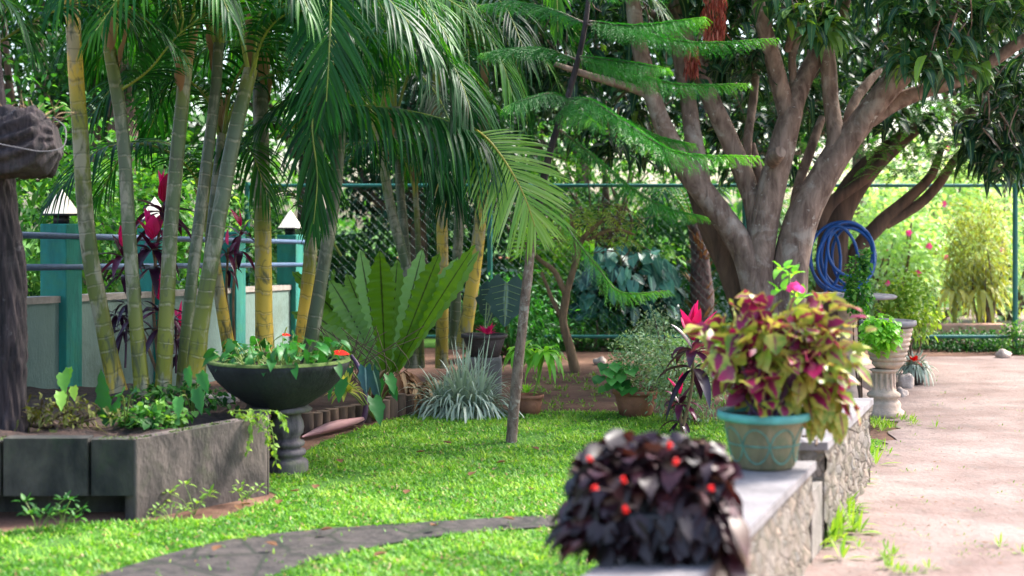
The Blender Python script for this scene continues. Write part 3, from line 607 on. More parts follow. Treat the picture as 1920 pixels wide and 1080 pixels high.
# ------------------------------------------------------------------ thin norfolk pine
t = thing('norfolk_pine', 'thin norfolk pine with one bare lichened trunk and feathery tiers', 'tree', G(958, 830))
mb = MB(); tube(mb, [P(998, 442, 9.6), P(1030, 290, 9.7), P(1068, 170, 9.7), P(1095, 60, 9.7), P(1112, -80, 9.7)], [.029, .024, .021, .018, .013], n=30, wob=.06, sides=12); mb.build('upper_trunk', M['bark_dark'], t)
mb = MB(); tube(mb, [P(958, 835, 9.57), P(968, 720, 9.57), (P(985, 560, 9.57)), P(998, 438, 9.6)], [.040, .036, .033, .03], n=30, wob=.06, tint=.5, sides=12)
mb.build('trunk', M['bark_thin'], t)
def tier(pts, LL=.17, tint=.45, n=90, tip=True):
    n = int(n*1.35)
    W = A([P(*p) for p in pts]); mb = MB()
    c = catmull(W, 60); T = nrm(np.gradient(c, axis=0))
    tube(mb, W, np.linspace(.009, .004, len(W)), n=20, sides=6, mi=1)
    # branchlets: soft green tails hanging on both sides, each clothed in short needles
    ts = np.linspace(.04, 1, n); ii = np.clip((ts*59).astype(int), 0, 59)
    for sg, upz, lk in ((-1, -.12, 1), (1, -.12, 1), (.25, .35, .45), (-.25, .3, .45)):
        B = c[ii]; TT = T[ii]; s0 = nrm(np.cross(TT, A([0, 0, 1.])))
        dd = nrm(TT*.75+sg*s0*(.75+.2*rs.randn(n, 1))+A([0, 0, upz])+rs.randn(n, 3)*.08)
        ll = lk*LL*np.interp(ts, [0, .3, .75, 1], [.7, 1, .8, .35])*(.8+.4*rs.rand(n))
        tn = np.clip(tint+rs.randn(n)*.1+np.interp(ts, [0, .82, 1], [-.15, .0, .5]), 0, 1)  # bough tips brightened, light painted into the needle tint
        K = 9
        for q in range(K):
            f = q/K; b0 = B+dd*ll[:, None]*f+A([0, 0, -1])*(ll*.55*f*f)[:, None]
            tv = nrm(dd+A([0, 0, -1.1*f]))
            for w_ in range(3):
                r_ = rs.randn(n, 3); r_ = nrm(r_-tv*(r_*tv).sum(1, keepdims=True))
                leaves(mb, b0, tv*.9+r_*.45, ll/K*1.9, .011, nseg=1, shape='obl', flat=True, droop=0, fold=0, tint=tn, up=r_[:, [1, 2, 0]])
    mb.build('bough', [M['norfolk'], M['bark_thin']], t)
tier([(1105, 40, 9.7), (1195, 48, 9.4), (1319, 33, 9.1)])
tier([(1100, 45, 9.7), (1200, 62, 9.6), (1311, 80, 9.4), (1455, 72, 9.2)], .15, .4)
tier([(1082, 105, 9.7), (1165, 115, 9.5), (1249, 128, 9.2)], .16)
tier([(1080, 110, 9.7), (1175, 135, 9.7), (1272, 158, 9.5), (1402, 157, 9.3)], .16, .45)
tier([(1066, 185, 9.7), (1110, 190, 9.2), (1180, 235, 8.9), (1272, 286, 8.8), (1416, 293, 8.7)], .2, .5, 110)
tier([(1066, 190, 9.7), (1150, 215, 9.9), (1230, 255, 10), (1300, 270, 10)], .15, .35)
tier([(1045, 240, 9.7), (1110, 290, 9.7), (1180, 350, 9.8), (1250, 390, 9.8), (1323, 407, 9.8)], .15, .3)
tier([(1066, 190, 9.7), (1035, 175, 9.4), (990, 185, 9.2), (950, 200, 9.1)], .15, .3, 60)
tier([(1082, 112, 9.7), (1020, 92, 9.7), (960, 92, 9.7), (905, 100, 9.7)], .15, .3, 70)
tier([(1100, 45, 9.7), (1040, 20, 9.9), (970, 5, 10), (900, 10, 10.1)], .15, .25, 70)
tier([(1060, 200, 9.7), (1085, 210, 9.3), (1110, 225, 9.0)], .17, .6, 50)
tier([(1108, -10, 9.7), (1170, -30, 9.3), (1250, -20, 9.0)], .15, .4, 60)
tier([(1020, 330, 9.7), (1060, 420, 9.7), (1120, 500, 9.6), (1165, 548, 9.5), (1250, 545, 9.4)], .15, .75, 70)

# ------------------------------------------------------------------ mango tree
DM = 12.8
t = thing('mango_tree', 'large spreading mango tree with many pale brown spotted limbs', 'tree', P(1450, 735, DM))
def limb(pts, ws, name='limb', mat='bark_mango', root=None, tint=.5):
    mb = MB(); W = [P(*p) for p in pts]; rr = [w_*(.9 if mat == 'bark_mango' else 1)*p[2]/F/2 for w_, p in zip(ws, pts)]
    tube(mb, W, rr, n=len(pts)*8, sides=16, wob=.05); return mb.build(name, M[mat], root or t)
limb([(1455, 745, DM), (1448, 660, DM), (1432, 580, DM), (1420, 520, DM), (1432, 430, DM), (1447, 350, DM), (1466, 280, DM), (1486, 205, DM)], [150, 125, 80, 62, 56, 60, 56, 48], 'trunk')
limb([(1418, 545, DM), (1395, 470, DM), (1345, 395, DM), (1285, 315, DM), (1245, 240, DM-.1), (1222, 175, DM-.1), (1198, 80, DM-.2), (1180, -40, DM-.3)], [64, 54, 50, 48, 40, 36, 34, 30])
limb([(1228, 190, DM-.1), (1200, 170, DM-.1), (1150, 155, DM-.2), (1100, 140, DM-.3), (1040, 120, DM-.4)], [24, 20, 18, 15, 10])
limb([(1315, 345, DM), (1302, 270, DM+.1), (1290, 190, DM+.2), (1270, 80, DM+.3), (1255, -40, DM+.3)], [40, 38, 34, 30, 26])
limb([(1425, 470, DM), (1412, 380, DM+.1), (1375, 280, DM+.1), (1335, 190, DM+.1), (1300, 110, DM+.2), (1270, 0, DM+.2)], [46, 42, 40, 38, 30, 24])
limb([(1478, 220, DM), (1466, 175, DM), (1446, 100, DM-.1), (1425, 20, DM-.2), (1410, -60, DM-.3)], [42, 40, 36, 28, 22])
limb([(1484, 210, DM), (1502, 160, DM+.1), (1530, 105, DM+.2), (1570, 40, DM+.2), (1600, -50, DM+.2)], [44, 42, 36, 28, 22])
limb([(1470, 640, DM), (1478, 540, DM), (1500, 420, DM), (1555, 312, DM), (1604, 244, DM), (1661, 170, DM-.1), (1728, 98, DM-.2), (1790, 20, DM-.3), (1840, -60, DM-.4)], [90, 78, 70, 62, 54, 50, 42, 30, 24])
limb([(1630, 225, DM), (1680, 192, DM), (1742, 167, DM-.1), (1807, 147, DM-.2), (1860, 115, DM-.3), (1915, 78, DM-.4), (1990, 30, DM-.4)], [34, 34, 32, 28, 26, 24, 20])
limb([(1655, 170, DM-.1), (1670, 130, DM), (1690, 90, DM), (1720, 55, DM+.1), (1760, 0, DM+.1)], [30, 28, 26, 24, 18])
limb([(1545, 330, DM), (1566, 262, DM), (1558, 190, DM+.1), (1552, 110, DM+.1), (1545, 20, DM+.1)], [38, 36, 34, 32, 24])
limb([(1580, 265, DM+.1), (1598, 200, DM+.2), (1620, 165, DM+.3), (1650, 130, DM+.4)], [26, 22, 20, 14])
limb([(1484, 430, DM+.2), (1497, 350, DM+.3), (1520, 280, DM+.3), (1542, 220, DM+.4)], [24, 22, 20, 16])
limb([(1500, 420, DM+.2), (1520, 340, DM+.2), (1560, 270, DM+.2)], [26, 22, 16])
limb([(1400, 330, DM+.4), (1402, 260, DM+.4), (1412, 190, DM+.5), (1418, 130, DM+.5)], [22, 20, 18, 14])
limb([(1430, 420, DM+.4), (1425, 340, DM+.4), (1410, 270, DM+.5)], [24, 20, 16])
limb([(1475, 95, DM+.1), (1483, 60, DM), (1470, 10, DM), (1462, -40, DM)], [16, 15, 13, 12])
limb([(1490, 180, DM+.1), (1485, 110, DM+.1), (1497, 60, DM+.1), (1480, 20, DM+.1), (1460, -30, DM+.1)], [18, 16, 15, 13, 12])
limb([(1700, 110, DM), (1760, 80, DM), (1830, 60, DM), (1930, 20, DM)], [18, 16, 15, 12])
limb([(1330, 120, DM+.4), (1240, 40, DM+.4), (1190, 0, DM+.5), (1120, -40, DM+.6)], [18, 14, 12, 10])
limb([(1405, 600, DM+.5), (1380, 520, DM+.5), (1340, 440, DM+.5), (1312, 390, DM+.5), (1290, 330, DM+.5)], [60, 56, 48, 30, 20], mat='bark_back')
# broken stub
limb([(1448, 300, DM-.15), (1458, 290, DM-.3), (1464, 284, DM-.36)], [34, 30, 24], 'stub')
def rosettes(mb, C, nl, LL, W, tintm, droop=.7, spread=.55, mat=0):
    C = np.atleast_2d(C); n = len(C)
    for q in range(nl):
        d = rdir(n, -.55, .55); d = nrm(d)
        leaves(mb, C+d*.02+rs.randn(n, 3)*.05, d, LL*(.6+.45*rs.rand(n)), W*(.8+.4*rs.rand(n))*1.35, nseg=5, shape='ovate', droop=droop*(.2+1.1*rs.rand(n)), fold=.25, tint=np.clip(tintm+rs.randn(n)*.22, 0, 1), upn=.2, mi=mat)
def inpx(n, x0, x1, y0, y1, D0, D1):
    D = D0+(D1-D0)*rs.rand(n); return A([P(x, y, d) for x, y, d in zip(x0+(x1-x0)*rs.rand(n), y0+(y1-y0)*rs.rand(n), D)])
def crown(C, nl, LL, W, tm, name='crown', mat='mango', twigs=True, root=None, **k):
    mb = MB(); rosettes(mb, C, nl, LL, W, tm, **k)
    if twigs:
        for c in C[::2]: tube(mb, [c, c+A([rs.randn()*.08, rs.randn()*.08, .15]), c+A([rs.randn()*.15, rs.randn()*.15, .4])], [.004, .006, .008], n=5, sides=4, mi=1, cap=False)
    return mb.build(name, [M[mat], M['bark_mango']], root or t)
# visible low foliage, in boughs
def bough(n, x0, x1, y0, y1, D0, D1, tm, nl=11, LL=.26, W=.055): crown(inpx(n, x0, x1, y0, y1, D0, D1), nl, LL, W, tm, 'leafy_bough')
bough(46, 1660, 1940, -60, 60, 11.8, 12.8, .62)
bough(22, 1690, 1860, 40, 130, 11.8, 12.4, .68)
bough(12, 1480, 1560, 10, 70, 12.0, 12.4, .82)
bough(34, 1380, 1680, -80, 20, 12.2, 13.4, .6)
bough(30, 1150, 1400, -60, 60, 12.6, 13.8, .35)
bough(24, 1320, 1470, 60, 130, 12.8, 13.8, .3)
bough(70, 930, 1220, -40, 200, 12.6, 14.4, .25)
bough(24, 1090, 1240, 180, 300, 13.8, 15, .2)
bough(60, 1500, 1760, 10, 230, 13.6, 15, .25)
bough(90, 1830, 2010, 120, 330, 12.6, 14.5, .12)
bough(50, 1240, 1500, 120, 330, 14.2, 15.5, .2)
n = 420; a = rs.rand(n)*6.28; r = 3.6*np.sqrt(rs.rand(n)); zc = 3.55+1.5*rs.rand(n)*(1-(r/4.2)**2)
crown(np.c_[2.6+r*np.cos(a), 12.9+r*.85*np.sin(a), zc], 10, .26, .06, .45, 'crown', twigs=False)
# dry red panicles
for cx, cy, h, wd in ((1340, -15, 95, 40), (1298, 85, 50, 22)):
    mb = MB(); c = P(cx, cy, 12.0); n = int(h*3.2)
    B = c+np.c_[(rs.rand(n)-.5)*wd*12/F, (rs.rand(n)-.5)*.15, -rs.rand(n)*h*12/F*.9]
    leaves(mb, B, np.c_[rs.randn(n, 2)*.25, -np.ones(n)], .07+.05*rs.rand(n), .016, nseg=3, droop=0, rip=.1)
    tube(mb, [c+A([0, 0, .2]), c, c-A([0, 0, h*12/F*.8])], .006, mi=1); mb.build('dry_panicle', [M['panicle'], M['twig']], t)

# ------------------------------------------------------------------ feathery tree behind with the hose
D2 = 14.3
t2 = thing('feathery_tree', 'dark trunked feathery tree behind the mango with blue hose hung on it', 'tree', P(1565, 690, D2))
def limb2(p, w_, nm='limb'): return limb(p, w_, nm, 'bark_back', t2)
limb2([(1565, 690, D2), (1560, 560, D2), (1562, 450, D2), (1580, 385, D2), (1625, 320, D2), (1680, 270, D2), (1740, 220, D2)], [80, 60, 56, 50, 44, 34, 24], 'trunk')
limb2([(1530, 430, D2-.2), (1560, 380, D2-.2), (1620, 335, D2-.2), (1655, 300, D2-.2), (1700, 230, D2)], [26, 24, 22, 18, 12])
limb2([(1580, 560, D2), (1600, 480, D2), (1650, 420, D2), (1700, 375, D2), (1745, 330, D2), (1765, 280, D2)], [34, 30, 28, 22, 18, 12])
limb2([(1660, 420, D2), (1720, 385, D2), (1760, 345, D2), (1790, 300, D2), (1830, 260, D2)], [22, 20, 18, 16, 10])
def spray(C, n_l, LL, mb, tm, lw=.014, ll=.05, dn=-.25):
    for c in C:
        a = rs.rand()*6.28; o = A([cos(a), sin(a), 0]); L = LL*(.7+.6*rs.rand())
        frond(mb, [c, c+o*L*.5+A([0, 0, .02]), c+o*L+A([0, 0, dn*L])], ll, n=n_l, W=lw, ang=65, droop=.15, rad=.002, start=.05, tint=tm+rs.randn()*.12, nseg=2, lift=0, tv=.1)
def spraycrown(root, n, box_, tm, mat='small', name='crown', LL=.3, ll=.055, lw=.016, n_l=14):
    mb = MB(); spray(inpx(n, *box_), n_l, LL, mb, tm, lw, ll); mb.build(name, [M[mat], M['rachis']], root)
spraycrown(t2, 130, (1600, 1860, 180, 300, 13.4, 14.8), .55)
spraycrown(t2, 90, (1640, 1900, 270, 335, 13.4, 14.6), .7)
spraycrown(t2, 120, (1500, 1880, 100, 230, 14.2, 15.4), .35)
spraycrown(t2, 80, (1380, 1560, 180, 330, 14.4, 15.4), .35)
# hose
t = thing('garden_hose', 'coiled blue garden hose hung on the dark trunk', 'hose', P(1580, 550, 13.9))
for k_, (cx, cy, rx, ry, dz, tilt) in enumerate(((1580, 482, 62, 66, 0, .1), (1588, 478, 48, 62, .04, -.1), (1575, 488, 36, 66, -.04, .25), (1600, 480, 40, 58, .08, .0), (1548, 482, 28, 60, .12, .1), (1586, 486, 54, 60, -.08, -.2), (1594, 470, 44, 50, .02, .4))):
    th_ = np.linspace(0, 2*pi, 15)
    pts = [P(cx+rx*cos(a)*cos(tilt)-ry*sin(a)*sin(tilt)*.6, cy-ry*sin(a)*cos(tilt)-rx*cos(a)*sin(tilt)*.6, 13.9+dz+.1*cos(a+k_)) for a in th_]
    mb = MB(); tube(mb, pts, .016, n=70, sides=8, cap=False); mb.build('hose_loop', M['hose'], t)
mb = MB(); tube(mb, [P(1548, 560, 13.85), P(1548, 500, 13.83), P(1556, 440, 13.85), P(1570, 420, 13.88)], .016, n=20, sides=8); mb.build('hose_end', M['hose'], t)

# ------------------------------------------------------------------ dark tree at the left edge
t = thing('dark_tree', 'dark furrowed tree trunk at the left edge with a bulging hollow burl', 'tree', P(18, 830, 7.9))
mb = MB(); tube(mb, [P(15, 840, 7.9), P(18, 760, 7.9), (P(20, 640, 7.9)), P(15, 480, 7.9), P(0, 330, 7.9), P(-12, 200, 7.9), P(-22, 60, 7.9), P(-35, -80, 7.9)], [.1, .085, .08, .07, .066, .056, .05, .045], n=110, sides=56, wob=.09, ridge=.14); mb.build('trunk', M['bark_dark'], t)
mb = MB(); tube(mb, [P(-40, 262, 7.8), P(-10, 270, 7.75), P(40, 274, 7.7), P(80, 268, 7.7), P(108, 262, 7.7)], [.12, .15, .165, .15, .07], n=60, sides=56, wob=.16, ridge=.16)
mb.build('burl', M['bark_dark'], t)
mb = MB()
for i in range(26):
    x = rs.rand()*120-10; c = P(x, 225+rs.rand()*15, 7.65+rs.rand()*.1); a = rs.randn(2)*.1
    tube(mb, [c, c+A([a[0]*.5, 0, .05]), c+A([a[0], a[1], .06+.1*rs.rand()])], [.005, .004, .002], sides=4)
mb.build('rootlet', M['bark_tan'], t)
mb = MB(); tube(mb, [P(-10, 268, 7.5), P(30, 276, 7.48), P(80, 284, 7.5), P(118, 275, 7.55), P(122, 240, 7.6), P(100, 220, 7.65)], .003, n=30, sides=5); mb.build('wire', M['greystone'], t)

# ------------------------------------------------------------------ bowl planter on pedestal
cx, cy = P(537, 0, 8.46)[0], 8.46
t = thing('bowl_planter', 'wide black bowl planter on a turned grey pedestal with red anthuriums', 'planter', (cx, cy, 0))
bx = P(523, 0, 8.46)[0]
mb = MB(); lathe(mb, [(.12, .37), (.14, .38), (.2, .42), (.3, .485), (.375, .56), (.41, .625), (.422, .655), (.415, .668), (.39, .668), (.375, .65), (.35, .61), (0.001, .6)], (bx, cy, 0), 48); mb.build('bowl', M['bowl'], t)
mb = MB(); lathe(mb, [(.001, .605), (.2, .625), (.36, .612)], (bx, cy, .006), 30, wob=.02); mb.build('soil', M['soil'], t)
mb = MB(); lathe(mb, [(.372, .66), (.395, .676), (.418, .672), (.425, .66)], (bx, cy, 0), 48, wob=.006); mb.build('moss_rim', M['moss'], t)
mb = MB(); lathe(mb, [(.13, .0), (.13, .06), (.12, .075), (.095, .085), (.09, .095), (.112, .105), (.118, .12), (.11, .135), (.088, .142), (.085, .15), (.104, .158), (.11, .172), (.104, .186), (.08, .19), (.078, .21), (.1, .235), (.105, .27), (.1, .30), (.085, .335), (.09, .352), (.145, .362), (.155, .375), (.13, .395), (.1, .4)], (cx, cy, 0), 40); mb.build('pedestal', M['stonegrey'], t)
mb = MB(); n = 110; a = rs.rand(n)*6.28; r = .33*np.sqrt(rs.rand(n)); B = np.c_[bx+r*np.cos(a), cy+r*np.sin(a), np.full(n, .62)]
tp = B+np.c_[np.cos(a)*.08, np.sin(a)*.08, .03+.14*rs.rand(n)]
for b, e in zip(B, tp): tube(mb, [b, (b+e)/2+A([0, 0, .02]), e], .003, n=4, sides=4, mi=1, cap=False)
leaves(mb, tp, np.c_[np.cos(a), np.sin(a), .3*rs.randn(n)], .06+.05*rs.rand(n), .045+.02*rs.rand(n), nseg=6, shape='heart', droop=.5, lobe=.2, upn=.6, fold=.3, tint=rs.rand(n)*.5)
mb.build('foliage', [M['dark'] if False else M['green'], M['stem']], t)
for fx, fy, fd, s_ in ((538, 628, 8.35, .05), (643, 662, 8.2, .085)):
    mb = MB(); p = P(fx, fy, fd); leaves(mb, [p-A([s_/2, 0, 0])], [[1, .1, 0]], s_, s_*.75, nseg=5, shape='heart', droop=.1, lobe=.15, up=(0, -.4, 1))
    tube(mb, [p-A([s_*.3, 0, 0]), p-A([s_*.2, 0, -.02]), p+A([0, 0, .045])], .004, n=4, sides=5, mi=1); tube(mb, [p-A([s_/2, 0, 0]), p+A([-.08, 0, -.05]), A([bx+(p[0]-bx)*.5, cy, .62])], .003, n=6, sides=4, mi=2)
    mb.build('flower', [M['red'], M['yellow'], M['stem']], t)

# ------------------------------------------------------------------ plants: generic makers
def rosette(mb, c, n, L, W, elo, ehi, shape='strap', droop=.5, tint=.5, nseg=8, mi=0, fold=.3, rip=0., r0=.02, tv=.2, **k):
    a = np.arange(n)*2.39996+rs.rand(); e = np.radians(np.linspace(ehi, elo, n)+rs.randn(n)*5)
    D = np.c_[np.cos(a)*np.cos(e), np.sin(a)*np.cos(e), np.sin(e)]
    B = A(c)[None]+D*A([1, 1, .2])*r0
    leaves(mb, B, D, L*(.75+.4*rs.rand(n)), W*(.85+.3*rs.rand(n)), nseg=nseg, shape=shape, droop=droop*(.6+.8*rs.rand(n))*np.cos(e), fold=fold, tint=np.clip(tint+rs.randn(n)*tv, 0, 1), rip=rip, mi=mi, **k)
def bush(label, c, rad, nl, LL, W, mat='small', group=None, shape='ovate', tm=.5, cat='bush', name='shrub', stems=7, cl=60, flat=False, nseg=3, base=None, tex=.22, hollow=.35, fl=None, zmin=0):
    c = A(c, float); rad = A(rad, float); bz = A([c[0], c[1], zmin]) if base is None else A(base)
    t = thing(name, label, cat, bz, group)
    cc = rdir(cl)*(hollow+(1-hollow)*rs.rand(cl, 1)**.6)*rad+c; cc[:, 2] = np.maximum(cc[:, 2], zmin+.03)
    ct = tm+rs.randn(cl)*.15
    i = rs.randint(0, cl, nl); B = cc[i]+rs.randn(nl, 3)*rad*tex; B[:, 2] = np.maximum(B[:, 2], zmin+.01)
    D = nrm(nrm(B-c)*.6+rdir(nl)*.8)
    mb = MB(); leaves(mb, B, D, LL*(.6+.7*rs.rand(nl)), W*(.6+.7*rs.rand(nl)), nseg=nseg, shape=shape, droop=.3, fold=.2, tint=np.clip(ct[i]+rs.randn(nl)*.15, 0, 1), upn=.4, flat=flat)
    mb.build('foliage', M[mat], t)
    mb = MB(); sr = rad.max()*.03+.003
    for q in range(stems):
        e = cc[rs.randint(cl)]; tube(mb, [bz+A([rs.randn()*.03, rs.randn()*.03, 0])*rad[0]*3, (bz+e)/2+rs.randn(3)*rad*.15, e], [sr, sr*.7, sr*.25], n=8, sides=6)
    mb.build('stem', M['bark_back'], t)
    if fl:
        k_, fm, fs = fl; mb = MB(); j = rs.randint(0, cl, k_)
        Bf = c+nrm(rdir(k_)*A([1, 1, 1])-A([0, .6, 0]))*rad*(.9+.25*rs.rand(k_, 1)); Bf[:, 2] = np.maximum(Bf[:, 2], .1)
        for q in range(5):
            a = q*1.2566; dd = np.tile([cos(a), -.5, sin(a)], (k_, 1))+rs.randn(k_, 3)*.15
            leaves(mb, Bf, dd, fs, fs*.9, nseg=3, shape='ovate', droop=.1, up=(0, -1, .2))
        mb.build('blossom', M[fm], t)
    return t

# bird's nest fern
fc = P(725, 735, 11.4); fc[2] = .12
t = thing('nest_fern', "large bird's nest fern with wavy upright light green leaves", 'fern', fc)
for tipx, tipy, dep, wd, tn in ((678, 445, .1, 46, .95), (712, 448, -.25, 56, .35), (790, 445, .25, 44, .95), (828, 452, -.05, 46, .3), (862, 465, .3, 40, .9), (898, 440, -.1, 38, .4), (905, 452, .2, 36, .7), (600, 480, -.1, 52, .75), (540, 545, -.3, 50, .45), (575, 590, -.35, 46, .7), (560, 500, .3, 50, .4), (520, 470, .6, 44, .4), (610, 545, -.1, 50, .7), (520, 560, -.2, 44, .6), (745, 470, .5, 46, .6), (640, 470, .6, 44, .6), (580, 640, -.4, 40, .5), (650, 560, .5, 44, .8)):
    tip = P(tipx, tipy, 11.4+dep); v = tip-(fc+A([0, 0, .1])); L = np.linalg.norm(v)
    out = nrm(A([v[0], v[1]-.25, 0])); up_ = A([-out[0]*.35, -1., .35]) if dep < .2 else A([.2, -1, .5])
    mb = MB(); wv = wd*11.4/F*1.08
    sag = .10 if tipx > 640 else .22
    leaves(mb, [fc+A([out[0]*.04, out[1]*.04, .1])], [v+A([0, 0, sag*L])], L*1.02, wv, up=up_, nseg=44, shape='nest', droop=sag, fold=.22, rip=.09, tint=tn)
    mb.build('leaf', M['nest'], t)
mb = MB(); n = 220; a = rs.rand(n)*6.28; B = fc+np.c_[.18*np.cos(a)*rs.rand(n)+.08, .15*np.sin(a)-.1, .25*rs.rand(n)-.05]
leaves(mb, B, np.c_[np.cos(a), np.sin(a)-.4, -.6*np.ones(n)], .14+.14*rs.rand(n), .035, nseg=5, droop=.5, rip=.15, fold=.4, tint=rs.rand(n)*.8); mb.build('dead_leaves', M['dry'], t)
# dry heap
mb = MB(); c = G(768, 765); n = 260; B = c+np.c_[rs.randn(n)*.1, rs.randn(n)*.1, .02+.18*rs.rand(n)]
leaves(mb, B, rdir(n, -.5, .6), .1+.12*rs.rand(n), .045, nseg=5, rip=.2, fold=.5, droop=.5, upn=.8)
tag(mb.build('leaf_heap', M['dry'], loc=tuple(c)), 'heap of curled brown dead leaves at the foot of the nest fern', 'dead leaves')
# silver tuft
c = G(868, 778); c[2] = 0
mb = MB(); rosette(mb, c+A([0, 0, .05]), 230, .66, .017, 0, 78, droop=1.15, tint=.5, nseg=9, r0=.07, tv=.25)
rosette(mb, c+A([.12, .0, .05]), 110, .62, .017, 5, 76, droop=1.2, tint=.5, nseg=9, r0=.06)
rosette(mb, c+A([-.14, .0, .05]), 110, .58, .017, 0, 74, droop=1.2, tint=.45, nseg=9, r0=.06)
tag(mb.build('silver_grass', M['silver'], loc=tuple(c)), 'big tuft of silvery striped grass blades at the lawn edge', 'plant')
# upright log edging
t = thing('log_edging', 'row of short dark upright logs edging the bed behind the bowl planter', 'edging', G(660, 790))
for i in range(13):
    f = i/12; px_, py_ = 575+190*f, 815-40*f; g = G(px_, py_); h = .13+.04*rs.rand()
    mb = MB(); tube(mb, [g, g+A([0, 0, h])], .045+.008*rs.rand(), n=4, sides=10, wob=.08); mb.build('log', M['bark_back'], t)
# fallen sheath with purple stalk
t = thing('palm_spathe', 'fallen pink palm spathe with a curved purple stalk on the lawn edge', 'palm spathe', G(640, 815))
b0 = G(682, 800)+A([0, 0, .06]); 
e0 = G(566, 828)+A([0, 0, .03]); mb = MB(); tube(mb, [e0, e0*.75+b0*.25+A([0, 0, .01]), (e0+b0)/2+A([0, 0, .012]), e0*.2+b0*.8+A([0, 0, .0]), b0], [.006, .026, .034, .028, .014], n=26, sides=18, wob=.05, tint=.6); mb.build('spathe', M['pinksheath'], t)
mb = MB(); tube(mb, [b0+A([-.05, 0, -.02]), b0+A([.0, 0, 0]), b0+A([.015, .0, .1]), b0+A([0, .02, .25]), b0+A([-.05, .05, .38]), b0+A([-.1, .08, .45])], [.02, .022, .018, .016, .016, .012], n=24, sides=10); mb.build('stalk', M['purple'], t)
# arrow-leaved plants by the edging
def stalked(label, c, spec, mat, L, W, name='arrow_leaf_plant', lobe=.25, group=None, shape='heart', cat='plant', stemm='stem', droop=.35, up=(0, -.7, .7), hang=-.5):
    """spec: leaf attachment points (px,py,D)"""
    t = thing(name, label, cat, c, group)
    for s_ in spec:
        e = P(*s_[:3]); k = s_[3] if len(s_) > 3 else 1.
        mb = MB(); tube(mb, [A(c), (A(c)+e)/2+A([0, 0, .06]), e], .005, n=8, sides=5, mi=1)
        d = A([(e-A(c))[0]*1.5+rs.randn()*.1, -.35, hang]); leaves(mb, [e], [d], L*k, W*k, nseg=10, shape=shape, droop=droop, lobe=lobe, fold=.35, rip=.04, up=A(up)+rs.randn(3)*.35)
        mb.build('leaf', [M[mat], M[stemm]], t)
    return t
stalked('light green arrow leaved plant beside the purple stalk', G(705, 790), [(643, 712, 9.6, 1.), (628, 720, 9.6, .8), (655, 690, 10, .8), (712, 712, 9.9, .8), (728, 705, 9.9, .9), (700, 748, 9.6, 1.2), (735, 725, 9.9, .7), (610, 715, 9.9, .8)], 'green', .13, .09)
stalked('dark veined calla leaf plant leaning by the log edging', G(690, 785), [(700, 695, 9.9, 1.2), (685, 690, 10, 1.)], 'alo', .16, .1)
mb = MB(); c = P(648, 735, 9.9); rosette(mb, c, 34, .16, .03, 0, 80, tint=.7, droop=.4); tag(mb.build('bromeliad', M['yellow'], loc=tuple(c)), 'small yellow and orange bromeliad behind the bowl rim', 'plant')
# vine twigs
mb = MB()
for i in range(26):
    a = P(650+rs.rand()*60, 725, 10.5); tube(mb, [a, a+A([rs.randn()*.08, 0, .15]), a+A([rs.randn()*.2, 0, .3+.15*rs.rand()])], .003, n=8, sides=4)
tag(mb.build('twiggy_plant', M['twig'], loc=tuple(P(680, 725, 10.5))), 'thicket of thin reddish bare twigs left of the nest fern foot', 'plant')

# cordylines
def cordyline(label, base, tops, L=.34, W=.06, name='cordyline', group='cordyline plants', nb=11):
    t = thing(name, label, 'plant', base, group)
    for (px_, py_, D, nm, k) in tops:
        e = P(px_, py_, D); mb = MB(); m_ = (A(base)+e)/2+A([rs.randn()*.03, 0, 0]); tube(mb, [A(base), m_, e], [.012, .011, .009], n=16, sides=8, tint=.4); mb.build('stem', M['bark_tan'], t)
        mb = MB(); rosette(mb, e-A([0, 0, .05]), nb, L*k, W*k, -25, 60, 'lance', .55, .5, 9, fold=.4, r0=.012); rosette(mb, e-A([0, 0, .17]), nb//2, L*k, W*k, -40, 20, 'lance', .5, .3, 9, fold=.4, r0=.012); mb.build('leaves', M['maroon'], t)
        mb = MB(); rosette(mb, e+A([0, 0, .02]), nm, L*k*.85, W*k*1.35, 52, 86, 'lance', .1, .6, 9, fold=.4, r0=.008); mb.build('young_leaves', M['magenta'], t)
    return t
cordyline('two stemmed cordyline with magenta crown on the lawn edge beside the pale shrub', G(1278, 812), [(1300, 645, 9.95, 7, 1.05), (1275, 745, 10.05, 2, .7)], .3, .075)
cordyline('tall magenta and maroon cordyline behind the left palm stems', P(300, 715, 10.0), [(305, 385, 10.0, 4, 1.0), (285, 455, 9.9, 5, 1), (232, 470, 10.2, 4, .8), (300, 570, 9.8, 4, .9), (340, 620, 10.2, 2, .8)], .28, .07)
cordyline('purple cordyline half hidden right of the leaning palm stem', P(440, 660, 11.2), [(452, 430, 11.2, 2, .9), (428, 465, 11.0, 1, .75)], .24, .05, nb=8)
mb = MB(); c = P(235, 690, 9.9)
for (x, y) in ((240, 570), (222, 590), (250, 600), (232, 620), (330, 640), (320, 600), (350, 660)): rosette(mb, P(x, y, 9.9+rs.rand()*.2), 14, .17, .03, -40, 40, 'lance', .5, .3, 6)
tube(mb, [c, P(238, 600, 9.95)], .008); tube(mb, [P(330, 700, 9.95), P(330, 610, 9.95)], .008)
tag(mb.build('dark_leaf_plant', M['maroon'], loc=tuple(c)), 'low black leaved plant against the pale green wall between palm stems', 'plant')

